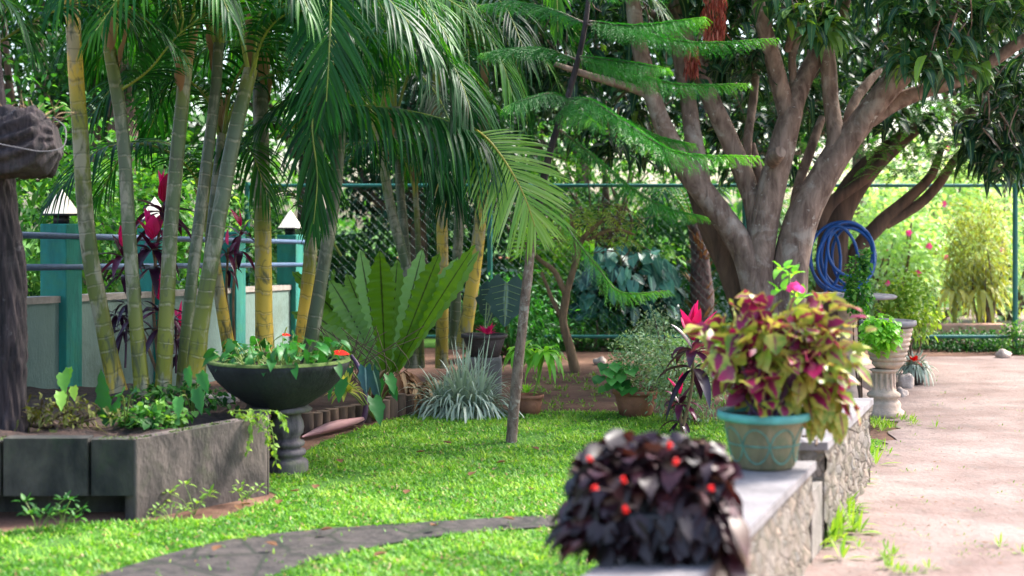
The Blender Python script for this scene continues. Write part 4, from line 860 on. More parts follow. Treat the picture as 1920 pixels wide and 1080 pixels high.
# small plants in the raised bed
def bedpt(px_, py_, z=.34): return G(px_, py_, z)
stalked('light lime green heart leaved seedling beside the dark trunk', bedpt(120, 790), [(118, 700, 7.9, 1), (130, 690, 8, .8), (112, 735, 7.8, .9), (138, 725, 8, .7)], 'bright', .1, .07, lobe=.1)
mb = MB(); c = bedpt(200, 800); leaves(mb, [c, c+A([.02, .02, 0])], [[-.1, 0, 1], [.25, .1, 1]], [.34, .2], [.085, .05], up=(0, -1, .1), nseg=16, shape='lance', droop=[.04, .1], fold=.3, rip=.09, tint=[.1, .4])
tag(mb.build('nest_fern_seedling', M['green'], loc=tuple(c)), 'single dark green wavy upright leaf in the raised bed', 'plant')
stalked('dark green rounded leaf sprout right of the wavy upright leaf', bedpt(235, 800), [(228, 740, 7.7, 1.3), (250, 735, 7.8, 1.1)], 'green', .08, .055, lobe=.1, hang=.2)
stalked('green leafed sprout at the foot of the leaning palm stem', bedpt(362, 780), [(352, 690, 7.9, 1.), (375, 700, 7.9, 1.1), (368, 730, 7.8, 1.2), (335, 745, 7.9, 1)], 'green', .1, .06, lobe=.1)
bush('bright yellow green creeping ivy over the planter corner', bedpt(285, 800)+A([0, 0, .05]), (.2, .15, .07), 300, .045, .04, 'small_lit', shape='heart', tm=.5, name='creeping_ivy', cl=26, zmin=.33, stems=3, base=bedpt(285, 800))
bush('brownish low weeds filling the left part of the raised bed', bedpt(110, 800)+A([0, 0, .06]), (.42, .15, .09), 520, .06, .018, 'dryweed', tm=.4, name='low_weeds', cl=40, zmin=.33, stems=5, base=bedpt(110, 800))
bush('small green weeds around the feet of the left palms', bedpt(330, 760)+A([0, 0, .05]), (.35, .3, .07), 380, .06, .03, 'small', tm=.5, name='low_weeds', cl=30, zmin=.33, stems=5, base=bedpt(330, 760))
mb = MB()
for (x0, y0, x1, y1, x2, y2) in ((440, 775, 470, 790, 462, 850), (470, 775, 505, 790, 518, 870), (430, 770, 520, 772, 535, 800), (455, 775, 490, 800, 512, 845)):
    p = [P(x0, y0, 7.75), P(x1, y1, 7.6), P(x2, y2, 7.6)]; tube(mb, p, .0025, n=10, sides=4, mi=1); c_ = catmull(p, 34); leaves(mb, c_, rdir(34, -1, .3), .035, .022, nseg=3, shape='ovate', upn=.5, tint=.4+.5*rs.rand(34))
tag(mb.build('trailing_vine', [M['weed'], M['stem']], loc=tuple(P(460, 775, 7.75))), 'yellow green vine trailing over the right end of the planter wall', 'vine')
for i, (px_, py_, s_) in enumerate(((365, 965, 1.3), (455, 950, 1.), (320, 985, .8), (70, 1000, 1.4), (115, 995, 1.2))):
    c = G(px_, py_); lab = ['tall yellow green weed against the grey planter side', 'small pale weed near the planter right corner', 'little weed at the planter front corner', 'fine green weed in the dark gap under the planter at far left', 'fine green weed under the planter slab, right of its twin'][i]
    mb = MB(); 
    for q in range(6):
        e = c+A([rs.randn()*.06, rs.randn()*.04, (.05+.07*rs.rand())*s_]); tube(mb, [c, (c+e)/2+A([0, 0, .02]), e], .002, n=5, sides=4, mi=1); rosette(mb, e, 6, .036*s_, .017*s_, 0, 60, 'ovate', .3, .5, 4)
    tag(mb.build('weed', [M['weed'] if i < 3 else M['small'], M['stem']], loc=tuple(c)), lab, 'weed', 'weeds at the planter foot')
# pale stones in bed
def rock(label, c, s_, mat='rock', group='pale stones'):
    mb = MB(); n_, m_ = 10, 14; ph = np.linspace(.02, pi-.02, n_); th_ = np.arange(m_)*2*pi/m_; PH, TH = np.meshgrid(ph, th_, indexing='ij')
    d = np.stack([np.sin(PH)*np.cos(TH), np.sin(PH)*np.sin(TH), np.cos(PH)], -1); f = 1+.16*np.sin(d[..., 0]*5+rs.rand()*6)+.14*np.sin(d[..., 1]*6+d[..., 2]*4+rs.rand()*6)
    V = A(c)+d*f[..., None]*A(s_)+A([0, 0, s_[2]*.6]); i, j = np.meshgrid(np.arange(n_-1), np.arange(m_), indexing='ij'); j2 = (j+1) % m_
    mb.add(V, np.stack([i*m_+j, (i+1)*m_+j, (i+1)*m_+j2, i*m_+j2], -1).reshape(-1, 4)); return tag(mb.build('rock', M[mat], loc=tuple(c)), label, 'rock', group)
rock('pale sunlit stone in the raised bed left of the dark bowl', G(432, 758, .32), (.07, .06, .045))
rock('tan stone in the raised bed at the foot of the leaning palm stem', G(392, 756, .32), (.06, .05, .04))
rock('pale stone on the sand at the foot of the right fence post', G(1880, 672), (.085, .07, .06))
rock('white stone near the small forked tree', G(1126, 684), (.07, .06, .05))
rock('pale stone behind the long leaved clay pot plant', G(1003, 672), (.07, .06, .07))
rock('small white stone beside the cream urn foot', G(1690, 745), (.05, .05, .05))
rock('pinkish stone under the trailing pot plant behind the urn', G(1700, 728), (.07, .06, .08))

# clay pot with long-stemmed plant
c = G(992, 776)
t = thing('potted_plant', 'small terracotta pot with drooping light green leaves on a long thin stem', 'potted plant', c, 'potted plants')
def pot(root, c, r1, r0, h, mat, rim=.02, soil=True, sides=32):
    mb = MB(); lathe(mb, [(.001, 0), (r0, 0), (r0+(r1-r0)*.5, h*.5), (r1*.95, h-rim*1.6), (r1*.95, h-rim*1.5), (r1*1.05, h-rim*1.4), (r1*1.06, h), (r1*.96, h+.003), (r1*.92, h-.01), (r1*.9, h-.05)], c, sides); p = mb.build('pot', M[mat], root)
    if soil: mb = MB(); lathe(mb, [(.001, h-.025), (r1*.93, h-.03)], c, 20); mb.build('soil', M['soil'], root)
    return p
pot(t, c, .11, .085, .15, 'terra')
e = P(1022, 660, 10.9); mb = MB(); tube(mb, [c+A([.03, 0, .12]), (c+e)/2+A([.02, 0, .08]), e], .008, n=12, sides=6); mb.build('stem', M['stem'], t)
mb = MB(); rosette(mb, e, 26, .2, .05, -25, 40, 'lance', .75, .45, 8); rosette(mb, e+A([-.18, .1, 0]), 22, .18, .05, -25, 50, 'lance', .75, .55, 8); rosette(mb, c+A([-.02, 0, .16]), 12, .1, .03, 10, 80, 'lance', .3, .8, 5); mb.build('foliage', M['bright'], t)
# round dark pot with alocasia on a stand
c = P(908, 668, 12.2)
t = thing('potted_plant', 'wide dark round pot on stacked stones with a white veined blue green leaf', 'potted plant', (c[0], c[1], 0), 'potted plants')
pot(t, c, .19, .13, .19, 'darkpot'); mb = MB(); box(mb, (c[0], c[1], c[2]/2), (.3, .3, c[2]-.004)); bevel(mb.build('plinth', M['concrete'], t), .02)
def velvet(e, d, L, W):
    mb = MB(); leaves(mb, [e], [d], L, W, nseg=12, shape='heart', lobe=.25, droop=.05, fold=.1, up=(0, -1, .15), rip=.01)
    D_ = nrm(A(d, float)); s_ = nrm(np.cross(D_, A([0, -1, .15]))); nn_ = np.cross(s_, D_)
    for q in range(6):
        for sg in (-1, 1):
            b_ = e+D_*L*(.02+.15*q); tube(mb, [b_+nn_*.006, b_+(D_*.3+sg*s_)*W*.42*(1-q*.13)+nn_*.02], .0028, n=3, sides=4, mi=1)
    tube(mb, [e+nn_*.006, e+D_*L*.98+nn_*.006], .004, n=4, sides=4, mi=1); tube(mb, [e, e+A([-.05, .05, -.05]), c+A([0, 0, .18])], .006, n=10, sides=5, mi=1)
    mb.build('leaf', [M['alo'], M['euph']], t)
velvet(P(950, 530, 12.1), (-.05, 0, -1), .36, .32); velvet(P(925, 540, 12.4), (-.2, 0, -1), .3, .24)
mb = MB(); rosette(mb, c+A([.03, -.05, .19]), 16, .12, .04, 20, 70, 'lance', .2, .5, 6); mb.build('bromeliad', M['magenta'], t)
# euphorbia pots
c = G(1192, 780)
t = thing('potted_plant', 'brown clay bowl with pale speckled shrub and round green leaves on its left', 'potted plant', c, 'potted plants')
pot(t, c, .17, .12, .2, 'terra'); cc = c+A([0, 0, .42])
n = 1500; B = cc+rdir(n)*(rs.rand(n, 1)**.4)*A([.22, .2, .24]); mb = MB(); leaves(mb, B, rdir(n, -.2, 1), .035+.02*rs.rand(n), .018, nseg=2, shape='ovate', flat=True, tint=np.clip(.35+rs.randn(n)*.3, 0, 1), upn=.5); mb.build('foliage', M['euph'], t)
n = 26; B = c+np.c_[-.16+rs.randn(n)*.07, -.14+rs.randn(n)*.04, .22+rs.rand(n)*.2]; mb = MB(); leaves(mb, B, np.c_[rs.randn(n)*.5-.3, -np.ones(n), -.4*np.ones(n)], .09, .085, nseg=5, shape='heart', lobe=.2, droop=.2, up=(0, -.4, 1)); mb.build('round_leaves', M['green'], t)
bush('grey green fine leaved shrub behind the pink cordyline stems', G(1290, 800)+A([0, .2, .32]), (.28, .22, .33), 3200, .04, .018, 'euph', tm=.3, cl=70, stems=8, flat=True, nseg=2)
bush('pale fluffy shrub standing behind the clay bowl shrub', G(1235, 740)+A([0, .2, .4]), (.2, .2, .3), 1400, .045, .02, 'euph', tm=.55, cl=40, stems=6, flat=True, nseg=2)

# small forked tree
t = thing('forked_tree', 'small bare forked tree with yellow green leaf tufts before the fence', 'tree', G(1078, 696))
D4 = 14.0
def limb4(p, w_, nm='limb'): return limb(p, w_, nm, 'bark_tan', t)
limb4([(1080, 700, D4), (1068, 650, D4), (1056, 600, D4), (1062, 550, D4)], [20, 17, 16, 15], 'trunk')
limb4([(1062, 550, D4), (1080, 490, D4), (1095, 445, D4), (1140, 405, D4)], [13, 11, 9, 6])
limb4([(1062, 555, D4), (1040, 510, D4), (1010, 485, D4), (985, 455, D4)], [12, 10, 8, 5])
limb4([(1055, 600, D4), (1035, 560, D4), (1015, 510, D4)], [9, 8, 5])
limb4([(1085, 480, D4), (1075, 440, D4), (1070, 400, D4)], [9, 8, 5])
limb4([(1100, 450, D4), (1150, 430, D4), (1190, 440, D4)], [7, 6, 4])
mb = MB()
for i in range(46):
    a = P(950+250*rs.rand(), 470-90*rs.rand(), 14+rs.rand()*.4); tube(mb, [a, a+rs.randn(3)*.1, a+rs.randn(3)*A([.3, .1, .2])], [.006, .004, .002], n=6, sides=4)
mb.build('twigs', M['twig'], t)
mb = MB(); spray(inpx(60, 1040, 1180, 385, 455, 13.7, 14.3), 10, .25, mb, .75, .014, .06, -.4); mb.build('crown', [M['weed'], M['rachis']], t)

# coleus pot on the wall
c = P(1432, 862, 6.02); c[2] = .456
t = thing('coleus_pot', 'teal rimmed clay pot of magenta and yellow coleus on the stone wall', 'potted plant', c)
mb = MB(); lathe(mb, [(.001, 0), (.118, 0), (.13, .012), (.145, .09), (.165, .19), (.168, .2)], c, 48); mb.build('pot', M['potclay'], t)
mb = MB(); lathe(mb, [(.168, .2), (.19, .202), (.197, .212), (.195, .235), (.183, .238), (.175, .225), (.17, .2)], c, 48); mb.build('rim', M['potteal'], t)
mb = MB(); lathe(mb, [(.001, .215), (.174, .21)], c, 20); mb.build('soil', M['soil'], t)
mb = MB()
def potr(z): return np.interp(z, [0, .012, .09, .19], [.118, .13, .145, .165])+.001
for k_ in range(8):
    a0 = k_*pi/4
    for z0, z1 in ((.105, .175), (.1, .03)):
        pts = []
        for s_ in np.linspace(0, 1, 9): a = a0+s_*pi/4; z = z0+(z1-z0)*sin(pi*s_)**.6; r_ = potr(z); pts.append(c+A([r_*cos(a), r_*sin(a), z]))
        tube(mb, pts, .0035, n=18, sides=6)
pts = [c+A([potr(.103)*cos(a), potr(.103)*sin(a), .103]) for a in np.linspace(0, 2*pi, 33)]; tube(mb, pts, .004, n=64, sides=6)
mb.build('relief', M['potfaded'], t)
cc = P(1466, 668, 6.05); n = 520
n = 500; u_ = rdir(n, -.85, 1); rn = 1+.13*np.sin(u_[:, 0]*7+u_[:, 2]*5)+.1*np.sin(u_[:, 1]*9-u_[:, 2]*11+1); B = cc+u_*rn[:, None]*(.35+.65*rs.rand(n, 1)**.6)*A([.325, .26, .245]); B = B[B[:, 2] > c[2]+.16]; n = len(B)
dk = np.sin(B[:, 0]*16+1)*np.sin(B[:, 2]*19+2)+.5*np.sin(B[:, 0]*31+B[:, 2]*23)
n_ = 200; mb = MB(); leaves(mb, cc+rdir(n_)*A([.22, .17, .16])*rs.rand(n_, 1), rdir(n_), .09, .06, nseg=4, shape='ovate', tint=.9+.4*rs.rand(n_), upn=.6); D_ = nrm((B-cc)*A([1, 1, .7])*2.2+rs.randn(n, 3)*.45+A([0, -.1, -.1])); leaves(mb, B, D_, .055+.06*rs.rand(n), .05+.045*rs.rand(n), nseg=6, shape='ovate', droop=.25, fold=.2, rip=.04, tint=np.clip(.5+.36*dk+rs.randn(n)*.33, -.1, 1.25), upn=.7); mb.build('foliage', M['coleus'], t)
mb = MB()
n = 22; B = cc+np.c_[.14+rs.randn(n)*.05+.02, rs.randn(n)*.06-.02, -.14-.14*rs.rand(n)]; leaves(mb, B, np.c_[rs.randn(n)*.4, -.5*np.ones(n), -np.ones(n)], .1, .06, nseg=6, shape='ovate', droop=.2, tint=.35*rs.rand(n), up=(0, -1, .4)); mb.build('hanging_leaves', M['coleus'], t)
mb = MB()
for i in range(28):
    e = cc+rdir(1, -.4, .8)[0]*A([.28, .2, .2]); tube(mb, [c+A([rs.randn()*.04, rs.randn()*.04, .2]), (c+e)/2+A([0, 0, .08]), e], [.006, .005, .003], n=8, sides=6)
mb.build('stem', M['purple'], t)
# pink flower plant behind
c = P(1485, 620, 7.3); t = thing('pink_flower_plant', 'light green plant with one hot pink bloom rising behind the coleus', 'plant', (c[0], c[1], .4))
mb = MB(); e = P(1490, 545, 7.3); tube(mb, [A([c[0], c[1], .4]), c, e], .006); tube(mb, [c, P(1480, 510, 7.35)], .005); mb.build('stem', M['stem'], t)
mb = MB()
for x, y in ((1470, 505), (1485, 515), (1500, 560), (1465, 545)): rosette(mb, P(x, y, 7.35), 5, .09, .05, 0, 60, 'ovate', .4, .4, 5)
mb.build('foliage', M['bright'], t)
mb = MB(); rosette(mb, e, 9, .05, .045, 0, 80, 'ovate', .2, .5, 4, up=(0, -1, .3)); mb.build('blossom', M['pink'], t)

# begonia
c = P(1225, 1050, 4.45); c[2] = .456
t = thing('begonia_pot', 'black leaved begonia with small red flowers in a pot on the near wall', 'potted plant', c)
pot(t, c, .14, .11, .15, 'blackpot')
cc = c+A([0, .03, .165]); n = 860; u_ = rdir(n, -.45, 1); B = cc+np.sign(u_)*np.abs(u_)**A([.75, .8, .55])*(.5+.5*rs.rand(n, 1)**.5)*A([.25, .16, .19]); 
B[:, 2] = np.where(B[:, 2] < c[2]+.035, c[2]+.035+rs.rand(n)*.09, B[:, 2])
n_ = 260; mb = MB(); leaves(mb, cc+rdir(n_)*A([.19, .13, .14])*rs.rand(n_, 1)**.4, rdir(n_, -1, .3), .08, .08, nseg=4, shape='heart', tint=.1, upn=.6); leaves(mb, B, nrm((B-cc)*A([1, 1, .3])+rs.randn(n, 3)*.2+A([0, 0, .0])), .04+.055*rs.rand(n), .035+.045*rs.rand(n), nseg=6, shape='heart', lobe=.2, droop=.55, fold=.15, rip=.03, tint=rs.rand(n), upn=.35); 
n = 90; B = cc+np.c_[(rs.rand(n)-.5)*.36, -.14-.05*rs.rand(n), -.02-.1*rs.rand(n)]; leaves(mb, B, np.c_[rs.randn(n)*.5, -.5*np.ones(n), -.8*np.ones(n)], .05+.02*rs.rand(n), .05, nseg=5, shape='heart', lobe=.2, droop=.2, tint=.4*rs.rand(n), upn=.4)
n = 46; B = cc+np.c_[-.2-.09*rs.rand(n), -.02+.1*rs.randn(n), -.05-.05*rs.rand(n)]; leaves(mb, B, np.c_[-np.ones(n), rs.randn(n)*.4, -.5*np.ones(n)], .08, .06, nseg=6, shape='heart', lobe=.2, droop=.4)
n = 80; B = cc+np.c_[.19+.05*rs.rand(n), -.1+.1*rs.randn(n), .0-.16*rs.rand(n)]; leaves(mb, B, np.c_[np.ones(n)*.5, rs.randn(n)*.4-.3, -.9*np.ones(n)], .08, .06, nseg=6, shape='heart', lobe=.2, droop=.3, tint=.5+.5*rs.rand(n))
mb.build('foliage', M['begonia'], t)
for x, y, D in ((1258, 836, 4.2), (1268, 864, 4.12), (1170, 900, 4.1), (1335, 915, 4.12), (1114, 914, 4.15), (1173, 955, 4.08), (1106, 862, 4.2)):
    mb = MB(); e = P(x, y, D); 
    for q in range(3): rosette(mb, e+rs.randn(3)*.003, 7, .009, .0095, -80, 80, 'ovate', .0, .5, 3, r0=.003)
    tube(mb, [e, e+(cc-e)*.3], .002, n=3, sides=4, mi=1); mb.build('flower', [M['red'], M['stem_dark']], t)

# dry twigs on the wall
mb = MB()
for x0, y0, x1, y1 in ((1505, 818, 1535, 832), (1560, 800, 1610, 812), (1530, 835, 1534, 820), (1555, 790, 1580, 796), (1515, 810, 1530, 800)):
    a, b = P(x0, y0, 6.9), P(x1, y1, 6.75); a[2] = b[2] = .5; a[1] = G(x0, y0, .5)[1]; b[1] = G(x1, y1, .5)[1]; a[0] = G(x0, y0, .5)[0]; b[0] = G(x1, y1, .5)[0]
    tube(mb, [a, (a+b)/2+A([0, 0, .012]), b], [.006, .005, .003], n=6, sides=5)
tag(mb.build('fallen_twigs', M['twig'], loc=tuple(G(1540, 815, .49))), 'dry brown twigs lying on the far wall section', 'twigs')

# urn
c = G(1657, 782)
t = thing('urn_planter', 'cream ribbed urn on a fluted pedestal at the edge of the sand', 'planter', c)
mb = MB(); lathe(mb, [(.001, 0), (.15, 0), (.15, .05), (.125, .07), (.13, .1), (.12, .12), (.1, .14), (.125, .16), (.125, .18), (.095, .2), (.08, .24), (.075, .33), (.09, .345), (.11, .36), (.08, .37)], c, 36); mb.build('pedestal', M['urnstone'], t)
mb = MB()
for k_ in range(12):
    a = k_*pi/6; tube(mb, [c+A([.078*cos(a), .078*sin(a), .2]), c+A([.076*cos(a), .076*sin(a), .34])], .014, n=3, sides=6)
mb.build('fluting', M['urnstone'], t)
mb = MB(); z0 = .375; pr = [(.001, z0), (.09, z0)]
for k_ in range(8): r_ = .11+.075*(k_/8)**.7; z = z0+.02+k_*.037; pr += [(r_, z), (r_+.008, z+.012), (r_+.008, z+.024), (r_, z+.03)]
lathe(mb, pr, c+A([.03, 0, 0]), 36); mb.build('urn', M['urnstone'], t)
mb = MB(); lathe(mb, [(.185, .69), (.205, .695), (.215, .71), (.212, .735), (.19, .738), (.17, .7), (.001, .69)], c+A([.03, 0, 0]), 36); mb.build('rim', M['greystone'], t)
mb = MB(); n = 420; B = P(1650, 625, 10.6)+rdir(n)*rs.rand(n, 1)**.5*A([.16, .1, .16]); leaves(mb, B, nrm(rdir(n, -.8, .5)-A([0, .6, 0])), .06, .04, nseg=4, shape='ovate', droop=.3, tint=.3+.6*rs.rand(n)); mb.build('foliage', M['bright'], t)
bush('upright small leaved shrub rising in front of the hose', P(1612, 545, 10.9), (.1, .1, .24), 900, .045, .03, 'small_lit', tm=.45, cl=30, stems=4, base=P(1615, 690, 10.9)*A([1, 1, 0]))
# concrete table
c = P(1592, 552, 12.0); t = thing('garden_table', 'thin grey concrete table top on a stem under the blue hose', 'table', (c[0], c[1], 0))
mb = MB(); lathe(mb, [(.001, c[2]-.03), (.38, c[2]-.03), (.395, c[2]-.015), (.38, c[2]), (.001, c[2])], (c[0], c[1], 0), 40); mb.build('table_top', M['greystone'], t)
mb = MB(); lathe(mb, [(.2, 0), (.18, .05), (.09, .1), (.07, .4), (.1, c[2]-.06), (.18, c[2]-.032)], (c[0], c[1], 0), 28); mb.build('pedestal', M['urnstone'], t)
# trailing pot behind urn
c = G(1715, 722); t = thing('potted_plant', 'pot with grey green trailing leaves standing behind the cream urn', 'potted plant', c, 'potted plants')
pot(t, c, .1, .07, .16, 'darkpot'); mb = MB(); rosette(mb, c+A([0, 0, .17]), 90, .2, .022, -10, 70, 'strap', .9, .5, 7, r0=.06); rosette(mb, c+A([-.02, -.05, .22]), 12, .07, .05, -10, 70, 'ovate', .3, .2, 4, mi=1); mb.build('foliage', [M['silver'], M['red']], t)
bush('yellow green low bush between the urn and the fence', P(1705, 575, 13.8), (.3, .25, .3), 1500, .06, .035, 'weed', tm=.6, cl=40, base=P(1705, 640, 13.8)*A([1, 1, 0]))

# ------------------------------------------------------------------ beyond the fence
BG = 'leafy bushes beyond the boundary wall'
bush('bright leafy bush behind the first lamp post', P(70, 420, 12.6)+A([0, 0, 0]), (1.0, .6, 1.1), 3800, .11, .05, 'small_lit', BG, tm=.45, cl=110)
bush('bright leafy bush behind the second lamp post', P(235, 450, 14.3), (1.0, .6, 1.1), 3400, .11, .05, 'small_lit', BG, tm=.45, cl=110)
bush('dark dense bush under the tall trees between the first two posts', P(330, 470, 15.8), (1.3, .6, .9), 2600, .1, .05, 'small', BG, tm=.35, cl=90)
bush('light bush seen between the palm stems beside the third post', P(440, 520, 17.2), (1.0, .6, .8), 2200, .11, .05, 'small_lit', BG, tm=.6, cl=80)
def btree(label, px_, D, zc, rad, nl, LL, W, mat, tm, pxb=None, tr=.14, hollow=.3, name='leafy_tree', grp='trees beyond the garden', lean=0, cl=150, shape='ovate', zmin=1.0, cx=None):
    c = P(px_, 0, D); c[2] = zc
    if cx is not None: c[0] = cx
    t = thing(name, label, 'tree', (c[0]+lean, D, 0), grp)
    mb = MB(); bz = A([c[0]+lean, D, 0]); tube(mb, [bz, bz*.5+c*.5+A([.1, 0, -.2]), c+A([0, 0, rad[2]*.3])], [tr, tr*.8, tr*.4], n=14, sides=12, wob=.08); mb.build('trunk', M['bark_back'], t)
    cc = rdir(cl)*(hollow+(1-hollow)*rs.rand(cl, 1)**.5)*A(rad)+c; cc[:, 2] = np.maximum(cc[:, 2], zmin+rs.rand(cl)*.3)
    mb = MB()
    for q in range(9): e = cc[rs.randint(cl)]; tube(mb, [bz*.45+c*.55, (bz*.3+c*.3+e*.4)+rs.randn(3)*.15, e], [tr*.45, tr*.3, tr*.1], n=10, sides=7)
    mb.build('limbs', M['bark_back'], t)
    i = rs.randint(0, cl, nl); ct = tm+rs.randn(cl)*.16; B = cc[i]+rs.randn(nl, 3)*A(rad)*.1
    mb = MB(); leaves(mb, B, rdir(nl, -.8, .5), LL*(.6+.7*rs.rand(nl)), W*(.6+.7*rs.rand(nl)), nseg=3, shape=shape, droop=.35, tint=np.clip(ct[i]+rs.randn(nl)*.15, 0, 1), upn=.5, flat=True); mb.build('crown', M[mat], t)
    return t
btree('tall light green tree filling the upper left behind the yellow stem', 60, 17, 3.3, (2.0, 1.2, 1.9), 7500, .15, .07, 'small', .4, tr=.2, lean=.75)
btree('tall tree behind the second and third palm stems', 300, 18.5, 3.4, (2.0, 1.2, 2.0), 5200, .15, .07, 'small', .4, tr=.16, lean=-.3)
btree('dark tree behind the hanging palm leaf', 560, 20, 4.6, (2.1, 1.2, 1.6), 3200, .16, .075, 'small', .45)
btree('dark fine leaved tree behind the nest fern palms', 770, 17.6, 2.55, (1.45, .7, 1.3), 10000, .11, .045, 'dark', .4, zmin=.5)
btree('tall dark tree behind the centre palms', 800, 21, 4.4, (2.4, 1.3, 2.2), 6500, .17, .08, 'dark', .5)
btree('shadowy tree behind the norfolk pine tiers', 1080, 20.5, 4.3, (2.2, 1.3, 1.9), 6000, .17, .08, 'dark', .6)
btree('twiggy light leaved tree behind the forked tree', 1130, 17.4, 2.15, (1.4, .6, .75), 3600, .08, .035, 'small_lit', .45, tr=.07)
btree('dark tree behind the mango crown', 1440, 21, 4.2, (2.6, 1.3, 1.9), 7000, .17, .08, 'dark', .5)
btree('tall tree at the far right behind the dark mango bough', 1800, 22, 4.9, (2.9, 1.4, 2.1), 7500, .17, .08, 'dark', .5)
btree('distant tall tree rising above the leafy left trees', 180, 24, 6.6, (3.5, 1.5, 2.2), 2600, .2, .1, 'small', .5)
btree('distant tall tree rising above the centre canopy', 1000, 26, 7.0, (4.5, 1.5, 2.0), 3000, .22, .1, 'small', .4)
btree('distant tall tree rising above the right canopy', 1600, 27, 7.2, (4.5, 1.5, 2.0), 3000, .22, .1, 'small', .4)
def farwood(name, label, x0, x1, D0, D1, zt, n, LL, mat, tm):
    x = x0+(x1-x0)*rs.rand(n); cl = np.sin(x*1.3+1)+.6*np.sin(x*3.1+.5)+.3*np.sin(x*6.7)
    z = (zt+.35*cl)*rs.rand(n)**.9; B = np.c_[x, D0+(D1-D0)*rs.rand(n), z+.05]
    ct = tm+.18*np.sin(x*4.1+z*3)*np.sin(z*4.7+x)+rs.randn(n)*.15
    mb = MB(); leaves(mb, B, rdir(n, -.8, .6), LL*(.6+.7*rs.rand(n)), LL*.5*(.6+.7*rs.rand(n)), nseg=2, shape='ovate', droop=.3, tint=np.clip(ct, 0, 1), upn=.5, flat=True)
    tag(mb.build(name, M[mat], loc=((x0+x1)/2, D0, 0)), label, 'wood', kind='stuff')
farwood('far_wood', 'far mass of trees closing off the view', -16, 16, 29, 33, 4.0, 9000, .34, 'small_lit', .55)
farwood('undergrowth', 'leafy undergrowth beyond the fence between the trees', -3.6, 3.0, 18.6, 20.5, 1.7, 13000, .15, 'small', .35)
# brown trunks at left
for x, w_, lb in ((160, 42, 'thick brown trunk behind the first lamp post'), (222, 60, 'wide dark trunk between the first two palm stems')):
    mb = MB(); tube(mb, [P(x-5, 620, 15.6), P(x, 420, 15.6), P(x+8, 260, 15.6), P(x+2, 90, 15.6)], [w_*15.6/F/2*1.1, w_*15.6/F/2, w_*15.6/F/2*.9, .08], n=24, sides=14, wob=.1)
    t = thing('background_tree', lb, 'tree', P(x, 660, 15.6)*A([1, 1, 0]), 'brown trunks behind the boundary wall'); mb.build('trunk', M['bark_back'], t)
    mb = MB(); n = 1400; B = P(x, 120, 15.6)+rdir(n)*rs.rand(n, 1)**.5*A([.8, .5, .7]); leaves(mb, B, rdir(n), .11, .05, nseg=2, flat=True, upn=.4, tint=rs.rand(n)*.6); mb.build('crown', M['small'], t)
# taro shrub with big blue green leaves
c = P(1172, 540, 17.0); t = thing('big_leaf_shrub', 'rounded shrub of large blue green heart leaves beyond the fence', 'bush', (c[0], 17.0, 0))
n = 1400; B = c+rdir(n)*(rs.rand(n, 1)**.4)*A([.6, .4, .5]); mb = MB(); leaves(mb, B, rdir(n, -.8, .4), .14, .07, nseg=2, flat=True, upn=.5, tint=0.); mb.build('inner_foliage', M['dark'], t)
n = 230; u_ = rdir(n, -.8, 1); B = c+u_*(.75+.3*rs.rand(n, 1))*A([.62, .5, .52]); B[:, 1] -= .1
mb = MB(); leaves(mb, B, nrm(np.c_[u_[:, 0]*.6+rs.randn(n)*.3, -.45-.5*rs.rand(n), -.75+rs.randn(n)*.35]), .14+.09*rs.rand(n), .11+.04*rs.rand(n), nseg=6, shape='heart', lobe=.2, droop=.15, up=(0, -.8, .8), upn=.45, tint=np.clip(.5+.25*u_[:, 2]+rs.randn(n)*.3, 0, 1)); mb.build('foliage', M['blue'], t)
mb = MB()
for i in range(26): e = B[rs.randint(n)]; tube(mb, [A([c[0]+rs.randn()*.1, 17, 0]), (e+A([c[0], 17, 0]))/2+A([0, 0, .1]), e], .01, n=7, sides=5)
mb.build('stem', M['stem'], t)
bush('bright leafy bush top growing above the big blue green leaves', P(1180, 485, 17.3), (.45, .35, .28), 1500, .09, .045, 'small_lit', tm=.6, cl=50)
bush('light green bush left of the big blue green leaves', P(1045, 540, 17.2), (.5, .4, .7), 1700, .12, .045, 'small_lit', tm=.6, cl=50)
bush('fine leaved dark low hedge at the fence foot in the centre', P(1120, 640, 16.4), (.95, .25, .28), 3600, .05, .02, 'small', tm=.45, cl=90)
bush('low dark green hedge along the fence foot on the right', P(1810, 645, 16.35), (1.0, .25, .17), 3600, .05, .02, 'small', tm=.3, cl=90, tex=.15)
bush('small green clump at the foot of the right fence post', P(1912, 640, 15.9), (.22, .2, .2), 900, .05, .022, 'small_lit', tm=.5, cl=24)
bush('low fern like growth behind the veined leaf pot', P(960, 600, 15.2), (.5, .3, .45), 2200, .1, .03, 'green', tm=.4, cl=60)
# fan palm
c = P(1040, 500, 17.6); mb = MB()
for hub in (c, c+A([.35, .1, .15]), c+A([-.2, .2, .25])):
    a = np.radians(np.linspace(-110, 110, 26)); d = np.c_[np.sin(a), -.15+0*a, np.cos(a)]; leaves(mb, np.tile(hub, (26, 1)), d, .42, .04, nseg=5, droop=.15, tint=.7, up=(0, -1, .2)); tube(mb, [A([hub[0], hub[1], 0]), hub], .012)
tag(mb.build('fan_palm', M['bright'], loc=(c[0], c[1], 0)), 'light green fan palm behind the fence beside the forked tree', 'palm')
